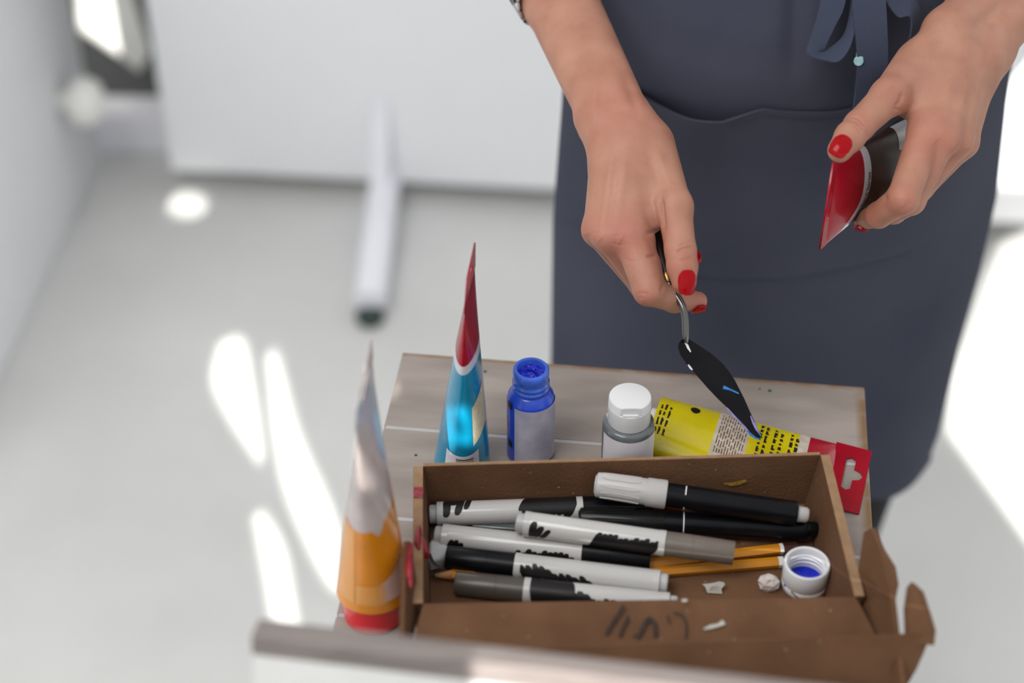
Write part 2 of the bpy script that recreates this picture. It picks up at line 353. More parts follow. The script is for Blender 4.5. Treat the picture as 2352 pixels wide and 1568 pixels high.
# ------------------------------------------------------------------ boards in the background
def board(name, label, a, b, ztop, zbot, foot_px, foot_len, group=None, footmat='white_metal', end=None):
    """upright board between floor points a and b, standing on T feet"""
    u = (b - a); L = u.length; u.normalize(); n = V(u.y, -u.x, 0)
    if n.y > 0: n = -n
    t = thing(name, label, 'board', ((a.x + b.x) / 2, (a.y + b.y) / 2, 0), group)
    c = (a + b) / 2; ax = (u, n, V(0, 0, 1))
    p = obj('panel', MB().box((c.x, c.y, (ztop + zbot) / 2), (L, 0.025, ztop - zbot), ax), M['panel'], t, bevel=0.004)
    for f in foot_px:
        q = a + u * f
        e = end if end is not None else q + n * foot_len; fd = (e - q).normalized(); fs_ = V(fd.y, -fd.x, 0); s_ = q - fd * 0.16
        m = MB(); pth = spline([s_ + V(0, 0, 0.03), q + V(0, 0, 0.045), e + V(0, 0, 0.03)], 9); rr = []
        for p_ in pth:
            k = [V(0, 0, 0)] * 4
            rr.append([p_ + fs_ * 0.0235 * math.cos(x) + V(0, 0, 1) * 0.017 * math.sin(x) for x in [2 * math.pi * i / 16 for i in range(16)]])
        m.rings(rr); ft = obj('foot', m, M[footmat], t)
        obj('rubber_end', MB().lathe([(0, .017), (.004, .020), (.014, .020), (.018, .014)], e + fd * 0.008, V(0, 0, 1), 20), M['rubber'], ft)
        obj('brace', MB().slab([q + n * .014 - u * .012 + V(0, 0, .04), q + n * .06 - u * .012 + V(0, 0, .04), q + n * .014 - u * .012 + V(0, 0, .19)], .024, u), M['white_metal'], t, smooth=False)
        obj('post', MB().box((q.x - n.x * 0.03, q.y - n.y * 0.03, (ztop + 0.05) / 2), (0.045, 0.03, ztop - 0.05), ax), M['white_metal'], t, bevel=0.004)
    return t
A0 = PZ(402, 425, 0); B0 = PZ(1330, 475, 0)
uu = (B0 - A0).normalized()
fo = (PZ(885, 470, 0) - A0).dot(uu)
board('display_board', 'large white upright board on a floor foot, left of the person', A0, A0 + uu * 1.12, 1.75, 0.036, [fo], 0.43, end=PZ(852, 728, 0))
A1 = PZ(2180, 572, 0)
board('display_board', 'white upright board in full sun at the right edge, behind the apron', A1, A1 + V(0.995, -0.06, 0) * 1.0, 1.75, 0.06, [0.30], 0.40, footmat='grey_leg')
# board along the left
wa = PZ(0, 872, 0); wb = PZ(232, 372, 0); wu = (wb - wa).normalized()
lb = thing('partition_board', 'grey-white partition board standing along the left edge', 'board', tuple((wa + wb) / 2))
wn = V(-wu.y, wu.x, 0); c0 = wa - wu * 0.25; Lw = (wb - c0).length
obj('panel', MB().box(c0 + wu * (Lw / 2) + wn * 0.02 + V(0, 0, 0.5), (Lw, 0.04, 1.0), (wu, wn, V(0, 0, 1))), M['white_wall'], lb, bevel=0.004)
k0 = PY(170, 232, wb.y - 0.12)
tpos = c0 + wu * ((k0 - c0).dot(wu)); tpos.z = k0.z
obj('sun_spot_dome', MB().lathe([(0, .012), (.010, .012), (.012, .018), (.018, .029), (.03, .036), (.044, .036), (.056, .029), (.062, .018), (.065, .004)], tpos, -wn, 24), M['sheet'], lb, label='white dome added as a sun spot on the board')  # white dome added in place of a sun spot on the board
# low rail behind, and a white sheet added for the sunlit wall patch
ra = PZ(150, 366, 0); rb = PZ(470, 372, 0)
rl = thing('floor_beam', 'white beam lying on the floor between the two boards', 'beam', tuple((ra + rb) / 2))
ru = (rb - ra).normalized(); rn = V(-ru.y, ru.x, 0)
obj('beam', MB().box((ra + rb) / 2 + rn * 0.05 + V(0, 0, 0.036), ((rb - ra).length, 0.06, 0.072), (ru, rn, V(0, 0, 1))), M['white_metal'], rl, bevel=0.004)
pts = [PY(a, b, 2.522) for a, b in [(165, -120), (270, -120), (345, 120), (320, 165), (275, 130), (180, 70)]]
sh = obj('sun_patch_sheet', MB().slab(pts, 0.004), M['sheet'], smooth=False)
tag(sh, 'white sheet added as the sunlit patch on the wall behind the left boards', 'paper')
sh2 = obj('hanging_string', MB().tube([PY(225, -120, 2.522), PY(225, -400, 2.522)], 0.002, 8), M['sheet'], sh)

# ------------------------------------------------------------------ table
TL = PZ(925, 806, TZ); TR = PZ(1986, 886, TZ)
tu = (TR - TL); TW = tu.length; tu.normalize(); tv = V(-tu.y, tu.x, 0)   # tv points away from the camera
TD = 0.455
tb = thing('side_table', 'small whitewashed wooden plank table carrying the box and paints', 'table', tuple(TL + tu * TW / 2 - tv * TD / 2 - V(0, 0, TZ)))
seams = [0.0]
s1 = (TL - PZ(905, 981, TZ)).dot(tv); s2 = (TR - PZ(1968, 1278, TZ)).dot(tv)
seams = [0.0, s1, s2, 2 * s2 - s1, TD]
AX = (tu, tv, V(0, 0, 1))
def t_local(name, mb, mtl, parent, ang, bevel):
    """object whose own axes follow the table, so grain runs along the planks"""
    o = obj(name, mb, mtl, None, ang=ang, bevel=bevel)
    o.parent = parent; o.matrix_parent_inverse = Matrix.Identity(4); return o
TM = Matrix((tuple(tu), tuple(tv), (0, 0, 1))).transposed().to_4x4()
for i in range(4):
    a, b = seams[i], seams[i + 1]; wd = b - a - 0.0022
    o = obj('plank', MB().box((0, 0, 0), (TW, wd, 0.018)), M['plank_far'] if i == 0 else M['plank'], None, bevel=0.0012)
    c = TL + tu * TW / 2 - tv * (a + b) / 2 - V(0, 0, 0.009)
    o.parent = tb; o.matrix_basis = Matrix.Translation(c - Vector(tb.location)) @ TM
obj('underboard', MB().box(TL + tu * TW / 2 - tv * TD / 2 - V(0, 0, 0.0125), (TW - 0.003, TD - 0.02, 0.0242), AX), M['cream'], tb)
for i in (0.03, TW - 0.03):
    for j in (0.03, TD - 0.03):
        c = TL + tu * i - tv * j; obj('leg', MB().box((c.x, c.y, (TZ - 0.0245) / 2), (0.036, 0.036, TZ - 0.0245), AX), M['plank'], tb, bevel=0.002)
for j in (0.03, TD - 0.03):
    c = TL + tu * TW / 2 - tv * j; obj('rail', MB().box((c.x, c.y, TZ - 0.06), (TW - 0.1, 0.02, 0.06), AX), M['plank'], tb, bevel=0.002)
for (a, b, s_) in [(1114, 853, 5), (1768, 897, 5), (1745, 893, 3), (955, 1045, 4), (1958, 1130, 3)]:
    obj('paint_fleck', MB().lathe([(0, s_ / 3300), (.0004, s_ / 4200)], PZ(a, b, TZ), V(0, 0, 1), 9), M['green_spot'], tb)

# ------------------------------------------------------------------ cardboard box
bz = TZ + 0.0005; rz = TZ + 0.046
BL, BR_, FL, FR = PZ(972, 1072, rz), PZ(1884, 1046, rz), PZ(972, 1386, rz), PZ(1962, 1370, rz)
cen = (BL + BR_ + FL + FR) / 4
def low(p, k=0.965, z=bz): q = cen + (p - cen) * k; q.z = z; return q
bl, br, fl, fr = low(BL, .975), low(BR_, .95), low(FL, .975), low(FR, .94)
bx = thing('cardboard_box', 'open brown cardboard box of markers, standing on the plank table', 'box', (cen.x, cen.y, TZ))
obj('base', MB().slab([bl, br, fr, fl], 0.003, V(0, 0, 1)), M['card'], bx, smooth=False)
def wall(name, p0, p1, q1, q0, th, out, edge=None):
    """outward slab: bottom p0-p1, top q0-q1, with a pale cut edge on top"""
    m = MB(); n = Vector(out).normalized()
    m.slab([p0, p1, q1, q0], th, n)
    m.m[3 + 1 - 0] = 0
    w_ = obj(name, m, M['card'], bx, smooth=False)
    up = V(0, 0, 0.0006)
    e = MB(); e.slab([q0 + n * 0.0002, q1 + n * 0.0002, q1 + n * (th - 0.0002), q0 + n * (th - 0.0002)], 0.0007, V(0, 0, 1))
    obj('cut_edge', e, M['card_edge'], w_, smooth=False); return w_
xo = (BR_ - BL).normalized(); yo = V(-xo.y, xo.x, 0)
wall('back_wall', bl, br, BR_, BL, 0.003, yo)
lw = wall('side_wall', fl, bl, BL, FL, 0.0065, -xo)
rw = wall('side_wall', br, fr, FR, BR_, 0.0065, V((FR - BR_).y, -(FR - BR_).x, 0) * -1 if V((FR - BR_).y, -(FR - BR_).x, 0).x < 0 else V((FR - BR_).y, -(FR - BR_).x, 0))
# front wall and the lid folded out towards the viewer
fo_ = V((FR - FL).y, -(FR - FL).x, 0).normalized()
obj('front_wall', MB().slab([fl, fr, FR, FL], 0.003, fo_), M['card'], bx, smooth=False)
LL, LR = PD(938, 1622, 1.0), PD(2082, 1600, 1.0)
LL = FL + fo_ * 0.064 + V(-0.012, 0, -0.016); LR = FR + fo_ * 0.064 + V(0.018, 0, -0.016)
H0 = FL + fo_ * 0.003; H1 = FR + fo_ * 0.003
lid = obj('lid_panel', MB().grid([[H0.lerp(H1, j / 12).lerp(LL.lerp(LR, j / 12), i / 6) + V(0, 0, 0.0035 * math.sin(math.pi * i / 6)) for j in range(13)] for i in range(7)], 0.003), M['card'], bx)
lip0, lip1 = PD(905, 1500, 1.035), PD(2138, 1456, 1.04)
obj('lid_lip', MB().grid([[LL.lerp(LR, j / 10).lerp(lip0.lerp(lip1, j / 10), i / 4) + V(0, -0.004 * math.sin(math.pi * i / 4), 0) for j in range(11)] for i in range(5)], 0.003), M['card'], lid)
fp = [(1966, 1378, 1.112), (1972, 1300, 1.108), (1984, 1222, 1.105), (2000, 1212, 1.1), (2022, 1262, 1.09), (2046, 1300, 1.078), (2053, 1340, 1.07), (2046, 1375, 1.066), (2056, 1460, 1.05), (2070, 1580, 1.03)]
obj('lid_side_flap', MB().slab([PD(*q) for q in fp], 0.003, V(1, -0.1, 0).normalized()), M['card'], lid, smooth=False)
fp = [(2078, 1470, 1.045), (2075, 1400, 1.05), (2082, 1348, 1.05), (2094, 1335, 1.05), (2112, 1352, 1.05), (2128, 1400, 1.05), (2140, 1440, 1.045), (2136, 1475, 1.04)]
obj('lid_tab', MB().slab([PD(*q) for q in fp], 0.004, V(0.4, -0.8, 0.3).normalized()), M['card'], lid, smooth=False)
fp = [(964, 1400, 1.10), (952, 1300, 1.105), (946, 1245, 1.105), (938, 1242, 1.10), (934, 1300, 1.09), (930, 1400, 1.07), (925, 1560, 1.04)]
lf = obj('lid_side_flap', MB().slab([PD(*q) for q in fp], 0.003, V(-1, -0.1, 0).normalized()), M['card'], lid, smooth=False)
# marks on the box
def ribbon(pts, wd, nrm, lift=0.0005, mb=None):
    """flat stroke along world points"""
    P = [Vector(p) for p in pts]; n = len(P); m = mb or MB(); L_, R_ = [], []
    for i, p in enumerate(P):
        t = (P[min(i + 1, n - 1)] - P[max(i - 1, 0)]).normalized(); s_ = t.cross(nrm).normalized() * (wd if not hasattr(wd, '__len__') else wd[i]) / 2
        L_.append(p + s_ + nrm * lift); R_.append(p - s_ + nrm * lift)
    m.grid([L_, R_], 0); return m
def on_lid(px, py):
    n = (LR - H0).cross(H1 - H0); n = (H1 - H0).cross(LL - H0).normalized(); r = ray(px, py)
    return CAM + r * ((H0 - CAM).dot(n) / r.dot(n)), (n if n.z > 0 else -n)
ms = MB()
for st, wd in [([(1432, 1402), (1418, 1425), (1402, 1450), (1391, 1470)], .0022), ([(1443, 1427), (1432, 1450), (1422, 1475)], .002), ([(1455, 1470), (1463, 1475), (1472, 1462), (1484, 1438), (1493, 1434), (1503, 1450), (1504, 1475)], .0026), ([(1531, 1425), (1536, 1445)], .001), ([(1545, 1420), (1562, 1424), (1574, 1448), (1572, 1478)], .0013)]:
    P3 = [on_lid(*q) for q in st]; nl = P3[0][1]
    ribbon(spline([p for p, _ in P3], 14), wd, nl, 0.0078, ms)
obj('handwriting', ms, M['card_ink'], lid, smooth=False)
for st, wd in [([(1614, 1457), (1630, 1452), (1648, 1448), (1660, 1441)], [.001, .0026, .002, .0034]), ([(1564, 1392), (1576, 1391)], [.0022, .0014])]:
    P3 = [on_lid(*q_) for q_ in st]; obj('white_smear', ribbon([p for p, _ in P3], wd, P3[0][1], .0078), M['scrap'], lid, smooth=False)
def on_wall(px, py, o, n):
    r = ray(px, py); return CAM + r * ((o - CAM).dot(n) / r.dot(n))
bn = -(br - bl).cross(BL - bl).normalized(); bn = bn if bn.y < 0 else -bn
obj('yellow_smear', ribbon([on_wall(a, b, BL, bn) for a, b in [(1662, 1107), (1680, 1109), (1696, 1106), (1714, 1100)]], [.0015, .0032, .0036, .002], bn, .0012), M['yellow_paint'], bx, smooth=False)
def blob(pts, rad, mtl, par, name='paint_drip'):
    return obj(name, MB().tube(spline(pts, 12), [max(0.0006, r_) for r_ in np.interp(np.linspace(0, 1, 12), np.linspace(0, 1, len(rad)), rad)], 10), mtl, par)
e1 = lambda py, dx=0: PZ(961 + dx, py, rz + .001)
obj('paint_mark', ribbon([PZ(962 - i * .5, 1119 + 6 * i, rz + .001) for i in range(5)], .0062, V(0, 0, 1), .0004), M['red_paint'], lw, smooth=False)
blob([e1(1208, 2), e1(1225), e1(1245, -2), e1(1262, 2)], [.001, .0024, .0026, .0008], M['red_paint'], lw)
blob([PZ(972, 1235, rz - .001), PZ(976, 1262, rz - .004), PZ(978, 1278, rz - .009)], [.001, .0022, .0026], M['red_paint'], lw)
blob([PD(943, 1248, 1.098), PD(940, 1300, 1.088), PD(944, 1350, 1.078)], [.0015, .0028, .001], M['red_paint'], lf)

# ------------------------------------------------------------------ markers and pencils in the box
CAMDIR = lambda p: (CAM - p).normalized()
class Pen:
    """builds along the axis from A to B; side(u) faces the viewer"""
    def __init__(s, A, B, name, label, group):
        s.A = A; s.ax = (B - A).normalized(); s.L = (B - A).length; mid = (A + B) / 2
        s.n = CAMDIR(mid); s.n = (s.n - s.ax * s.n.dot(s.ax)).normalized(); s.b = s.n.cross(s.ax)   # b points up in the picture for left-to-right pens
        s.t = thing(name, label, 'marker' if 'marker' in name else 'pencil', tuple(mid), group)
    def at(s, x, r, a): return s.A + s.ax * x + (s.n * math.cos(a) + s.b * math.sin(a)) * r
    def body(s, name, prof, mtl, seg=32, par=None): return obj(name, MB().lathe(prof, s.A, s.ax, seg), mtl, par or s.t, ang=35)
    def strokes(s, r, lst, mtl, name='printed_strokes', par=None):
        """lst: (x0, a0, x1, a1, width): slanting brush strokes lying on the barrel"""
        m = MB()
        for q, (x0, a0, x1, a1, wd) in enumerate(lst):
            L_, R_, n = [], [], 9
            for i in range(n):
                u = i / (n - 1); x = x0 + (x1 - x0) * u; a = a0 + (a1 - a0) * u
                w2 = wd / 2 * min(1.0, 0.45 + 3.5 * min(u, 1 - u)); rr_ = r + 0.00016 + 0.000012 * (q % 5)
                L_.append(s.at(x - w2, rr_, a)); R_.append(s.at(x + w2, rr_, a))
            m.grid([R_, L_] , 0)
        return obj(name, m, mtl, par or s.t)
GM = 'markers in the cardboard box'
def felt_pen(A, B, label, cap_mat, flip, stroke, r=0.0083, cap_len=0.31):
    """white felt marker; flip: cap at the A end"""
    if flip: A, B = B, A
    p = Pen(A, B, 'felt_marker', label, GM); L = p.L; xc = L * (1 - cap_len); pl = 0.0055
    br_ = p.body('barrel', [(pl, r * .80), (pl, r * .97), (pl + .001, r), (xc - .0045, r), (xc - .0045, r * .97)], M['pen_white'])
    p.body('end_plug', [(0, r * .66), (.0008, r * .78), (pl, r * .80)], M['pen_plug'])
    p.body('end_ring', [(pl, r * .9), (pl, r * 1.02), (pl + .0042, r * 1.02), (pl + .0042, r * .97)], M['pen_white'])
    p.body('collar', [(xc - .0045, r * .9), (xc - .0045, r * 1.03), (xc - .0003, r * 1.03), (xc - .0003, r * .9)], M['pen_white'])
    cm = xc + (L - xc) * 0.40
    cp = p.body('cap', [(xc - .0003, r * .9), (xc, r * .99), (cm - .0002, r * .99), (cm - .0001, r * .965), (cm + .0001, r * .965), (cm + .0002, r * .99), (L - .001, r * .95), (L, r * .90)], cap_mat)
    for g_ in stroke(pl + .0045, xc - .0048, L): p.strokes(r, g_, M['ink'], par=br_)
    return p
def zig(x0, x1, n, a_lo, a_hi, wd, slant, jit=0.15):
    rr_ = random.Random(n * 7 + int(x0 * 1e4)); out = []
    for i in range(n):
        x = x0 + (x1 - x0) * (i + .5) / n; lo = a_lo(i / n) if callable(a_lo) else a_lo; hi = a_hi(i / n) if callable(a_hi) else a_hi
        hi += rr_.uniform(-jit, jit); lo += rr_.uniform(-jit, jit)
        out.append((x - slant, lo, x + slant, hi, wd))
    return out
# angle on the barrel: 0 faces the viewer, + is the upper side in the picture (for pens built left to right), - the lower
PM1 = felt_pen(PZ(985, 1181, .7335), PZ(1497, 1162, .7335), 'white marker with black cap and scribbled print, rearmost at the left of the box', M['pen_black'], False,
    lambda a, b, L: [[(a + .0015, -.3, a + .003, 1.5, .0055), (a + .0065, .7, a + .0075, 1.6, .006), (a + .009, -.15, a + .013, 1.5, .005), (a + .015, .3, a + .018, 1.5, .004)], zig(a + .054, b - .001, 16, lambda u: -.1 - .45 * min(1, u * 3), 1.6, .0046, .0035, .22)])
PM5 = felt_pen(PZ(998, 1229, .7335), PZ(1494, 1283, .7335), 'white marker with black cap lying under the grey-capped one', M['pen_black'], False,
    lambda a, b, L: [zig(a, a + .016, 5, -1.6, lambda u: -.2 - .6 * u, .0042, .0015), zig(a + .045, b - .001, 11, -1.6, -.38, .0044, .0012, .22)])
PM6 = felt_pen(PZ(1026, 1279, .7335), PZ(1534, 1340, .7335), 'white marker with a black cap at its left end, second from the front', M['pen_black'], True,
    lambda a, b, L: [zig(b - .050, b - .001, 11, lambda u: 1.6, lambda u: .42 - .85 * u, .0048, .0032, .25), zig(a, a + .010, 3, 1.6, .75, .0042, .0015)])
PM7 = felt_pen(PZ(1046, 1338, .7318), PZ(1556, 1392, .7318), 'frontmost marker with dark taupe cap, half hidden by the front of the box', M['pen_dark'], True,
    lambda a, b, L: [zig(b - .040, b - .001, 10, 1.6, lambda u: -.2 - .6 * u if u < .3 else -1.5, .0062, .002) + zig(b - .058, b - .036, 5, 1.6, .15, .0056, .002)])
PM4 = felt_pen(PZ(1186, 1199, .7500), PZ(1686, 1270, .7478), 'white marker with warm grey cap lying on top of the others', M['pen_grey'], False,
    lambda a, b, L: [[(a + .001, -1.2, a + .003, .25, .0048), (a + .004, -1.2, a + .008, -.05, .0048), (a + .008, -1.2, a + .013, -.25, .0040)], zig(b - .043, b - .0015, 12, -1.7, -.02, .0050, .0035, .22)])
# paint markers
def paint_pen(A, B, label, cap_mat, plug_mat, rc, rb, cl, dark):
    p = Pen(A, B, 'paint_marker', label, GM); L = p.L; xc = L * cl
    cp = p.body('cap', [(0, rc * .72), (.0006, rc * .86), (.0015, rc * .92), (xc * .72, rc * .98), (xc * .72, rc * 1.05), (xc - .001, rc * 1.07), (xc, rc)], cap_mat)
    p.body('cap_rim', [(-.0006, rc * .55), (-.0006, rc * .66), (.0008, rc * .7)], cap_mat, par=cp)
    for k in range(10):
        a = 2 * math.pi * k / 10; m = MB(); g = []
        for i in range(9):
            u = i / 8; w_ = .16 * min(1, 4 * min(u, 1 - u) + .25); x = xc * (.08 + .55 * u)
            g.append([p.at(x, rc * (.93 + .05 * u) + h, a + da) for da, h in ((-w_, -.0004), (-w_ * .8, .00045), (w_ * .8, .00045), (w_, -.0004))])
        m.grid(g, 0); obj('cap_rib', m, cap_mat, cp)
    pe = .0075
    b_ = p.body('barrel', [(xc - .0004, rb * .9), (xc, rb), (L - pe - .002, rb), (L - pe, rb * .93), (L - pe, rb * .6)], M['pen_black'])
    p.body('end_plug', [(L - pe, rb * .66), (L - .0015, rb * .62), (L, rb * .5)], plug_mat)
    xs = xc + .012; m = MB()
    for a0, a1 in ((-1.5, -.9), (.2, 1.1)) if not dark else ((-.8, 1.5),):
        m.grid([[p.at(x, rb + .00018, a0 + (a1 - a0) * i / 10) for i in range(11)] for x in (xs + .0008, xs)], 0)
    obj('printed_ring', m, M['white_print'], b_); return p
PM3 = paint_pen(PZ(1330, 1190, .7345), PZ(1879, 1216, .7345), 'all black paint marker lying against the right side of the box', M['clear_dark'], M['pen_black'], .0083, .0083, .36, True)
PM2 = paint_pen(PZ(1368, 1112, .7575), PZ(1857, 1183, .7500), 'black paint marker with ribbed ivory cap, topmost at the back', M['cap_white'], M['cap_white'], .0092, .0083, .335, False)
def pencil(A, B, label, tip, ring):
    p = Pen(A, B, 'pencil', label, 'ochre pencils'); L = p.L; r = .0037; x0 = .016 if tip else 0
    hexm = MB(); hexm.lathe([(x0, r), (L - (.012 if ring == 2 else .0035), r)], A, p.ax, 6)
    obj('shaft', hexm, M['pencil'], p.t, smooth=False)
    if tip:
        p.body('sharpened_wood', [(.005, .0011), (x0, r * .97)], M['pencil_wood'], 12); p.body('lead', [(0, .0002), (.005, .0011)], M['graphite'], 10)
    if ring == 2:
        p.body('white_ring', [(L - .012, r), (L - .0095, r)], M['white_print'], 6); p.body('end', [(L - .0095, r), (L, r)], M['pencil_end'], 6)
    else: p.body('white_ring', [(L - .0035, r), (L, r)], M['white_print'], 6)
    return p
pencil(PZ(1300, 1318, .7276), PZ(1830, 1256, .7276), 'ochre pencil with dark maroon end beneath the grey-capped marker', False, 2)
pencil(PZ(1260, 1334, .7276), PZ(1799, 1290, .7276), 'ochre pencil with plain white ring end, beside the blue-stained cap', False, 1)
pencil(PZ(982, 1322, .7276), PZ(1240, 1312, .7276), 'sharpened ochre pencil stub pointing left under the black-capped markers', True, 1)
# small things in the box
e_c = PZ(1006, 1285, .727); er = thing('eraser', 'white eraser with dark curved line at the left inside the box', 'eraser', tuple(e_c))
em = MB(); em.slab([PZ(a, b, .7236) for a, b in [(984, 1315), (986, 1270), (997, 1256), (1025, 1258), (1032, 1290), (1022, 1305)]], .011, V(0, 0, 1)); obj('block', em, M['eraser'], er, bevel=.002)
obj('dark_line', ribbon(spline([PZ(a, b, .7347) for a, b in [(986, 1272), (994, 1290), (1005, 1300), (1018, 1305)]], 12), .0022, V(0, 0, 1), .0004), M['ink'], er, smooth=False)
ck = MB(); cc = PZ(1764, 1349, .7236); rc_ = random.Random(2); rr = []
for k, (h, s_) in enumerate([(0, .0058), (.0035, .0074), (.007, .0066), (.0098, .0035)]):
    rr.append([cc + V(math.cos(2 * math.pi * i / 7 + .3 * k) * s_ * rc_.uniform(.85, 1.15), math.sin(2 * math.pi * i / 7 + .3 * k) * s_ * .8 * rc_.uniform(.85, 1.15), h * rc_.uniform(.9, 1.1) if h else 0) for i in range(7)])
ck.rings(rr); tag(obj('chalk_lump', ck, M['chalk'], smooth=False), 'faceted white chalk lump beside the blue-stained cap', 'chalk')
scr = thing('paper_scrap', 'torn curled white paper scrap on the floor of the box', 'paper', tuple(PZ(1640, 1350, .7236)))
obj('sheet', MB().slab([PZ(a, b, .7242 + (1364 - b) * .00022) for a, b in [(1613, 1341), (1626, 1340), (1640, 1338), (1652, 1335), (1663, 1337), (1665, 1342), (1657, 1352), (1659, 1363), (1625, 1361), (1620, 1348)]], .0005), M['scrap'], scr, smooth=False)
obj('torn_fold', MB().slab([PZ(a, b, z) for a, b, z in [(1625, 1361, .7245), (1634, 1346, .7295), (1641, 1342, .7305), (1650, 1347, .7290), (1659, 1362, .7245)]], .0005), M['chalk'], scr, smooth=False)
wr = MB(); wr.slab([PZ(a, b, z) for a, b, z in [(1478, 1170, .728), (1530, 1165, .736), (1572, 1172, .738), (1640, 1190, .731), (1600, 1202, .728), (1500, 1190, .726)]], .0006)
tag(obj('torn_wrapper', wr, M['wrapper'], smooth=False), 'scrap of red orange wrapper tucked beneath the ivory-capped marker', 'wrapper')
cs = MB(); cs.slab([PZ(a, b, .7262) for a, b in [(1080, 1205), (1200, 1200), (1330, 1215), (1330, 1228), (1180, 1222), (1085, 1215)]], .003, V(0, 0, 1))
tag(obj('plastic_strip', cs, M['grey_clear'], bevel=.001), 'smoky plastic strip between the two rear white markers', 'plastic strip')
# screw cap, open side up
cb = PZ(1846, 1343, .7236); ct = thing('screw_cap', 'white screw cap with blue paint inside, in the box corner', 'cap', tuple(cb))
ra_, ri_, hh = .0150, .0127, .0215
obj('shell', MB().lathe([(0, ra_ * .94), (.001, ra_ * .99), (.006, ra_), (.0062, ra_ * .985), (.0066, ra_), (hh - .0008, ra_), (hh, ra_ - .0006), (hh, ri_ + .0006), (hh - .0008, ri_), (.004, ri_), (.004, 0.0001)], cb, V(0, 0, 1), 48, True, False), M['white_cap'], ct, ang=60)
for k in range(3):
    z = .0085 + .0032 * k; m = MB(); rg = []
    for i in range(49):
        a = 2 * math.pi * i / 48; rg.append([cb + V(math.cos(a) * (ri_ + dr), math.sin(a) * (ri_ + dr), z + dz) for dr, dz in ((.0001, -.0008), (-.0008, -.0002), (-.0008, .0002), (.0001, .0008))])
    m.grid(rg, 0); obj('thread', m, M['white_cap'], ct)
obj('paint', MB().lathe([(.0042, .0125), (.0050, .0120), (.0048, .0001)], cb, V(0, 0, 1), 32, True, False), M['blue_paint'], ct)
obj('thumb_notch', ribbon(spline([cb + V(ra_ * math.sin(a) * 1.01, -ra_ * math.cos(a) * 1.01, h) for a, h in [(-.75, .0066), (-.5, .0042), (-.2, .0018), (.05, .0012)]], 10), .0008, V(-.3, -.9, .2).normalized(), .0002), M['ink'], ct, smooth=False)
for a, b in ((1797, 1345),):
    r = ray(a, b); p = CAM + r * 0.0; 
    q = cb + V(-ra_ * .93, -ra_ * .42, (1352 - b) / 2600 + .004); obj('paint_spot', MB().lathe([(-.0004, .0009), (.0003, .0006)], q, V(-.9, -.4, 0), 8), M['blue_paint'], ct)

# ------------------------------------------------------------------ bottles
def blue_bottle():
    o = PZ(1218, 1038, TZ); t = thing('paint_bottle', 'open blue paint bottle with a worn blank label', 'bottle', tuple(o)); z = V(0, 0, 1)
    Rb, Rn = .0168, .0121; H = .079
    body = obj('body', MB().lathe([(0, Rb * .9), (.0015, Rb), (.052, Rb), (.0555, Rb * .95), (.0585, Rb * .80), (.0595, Rn + .0008), (.0600, Rn)], o, z, 48, True, False), M['blue_plastic'], t)
    nk = [(.0598, Rn)]
    for k in range(2):
        h = .0622 + .0042 * k; nk += [(h, Rn), (h + .0008, Rn + .0009), (h + .0016, Rn + .0009), (h + .0024, Rn)]
    nk += [(H - .0075, Rn), (H - .0068, Rn + .0004), (H - .001, Rn + .0004), (H, Rn - .0004), (H, .0098), (H - .0012, .0093), (H - .009, .0093)]
    obj('neck', MB().lathe(nk, o, z, 48, False, False), M['blue_neck'], t, ang=50)
    pm = MB(); rg = []; rnd_ = random.Random(3)
    for i in range(8):
        rr_ = .0094 * (1 - i / 8); rg.append([o + V(rr_ * math.cos(a), rr_ * math.sin(a), H - .0045 - .0012 * math.sin(i * .5) + rnd_.uniform(-.0007, .0007) * (i > 0)) for a in [2 * math.pi * k / 24 for k in range(24)]])
    pm.rings(rg, True, False, True); obj('wet_paint', pm, M['blue_paint'], t)
    def wrap(name, a0, a1, z0, z1, mtl, dr, par):
        m = MB(); m.grid([[o + V(math.cos(a0 + (a1 - a0) * i / 24) * (Rb + dr), math.sin(a0 + (a1 - a0) * i / 24) * (Rb + dr), h) for i in range(25)] for h in (z1, z0)], 0)
        return obj(name, m, mtl, par)
    lb_ = wrap('label', R(-132), R(10), .003, .0535, M['label_dirty'], .0002, t)
    wrap('orange_print', R(-166), R(-160), .026, .040, M['red_cap'], .0002, t)
    for h in (.014, .05): wrap('dark_print', R(-158), R(-140), h, h + .006, M['ink'], .0002, t)
blue_bottle()
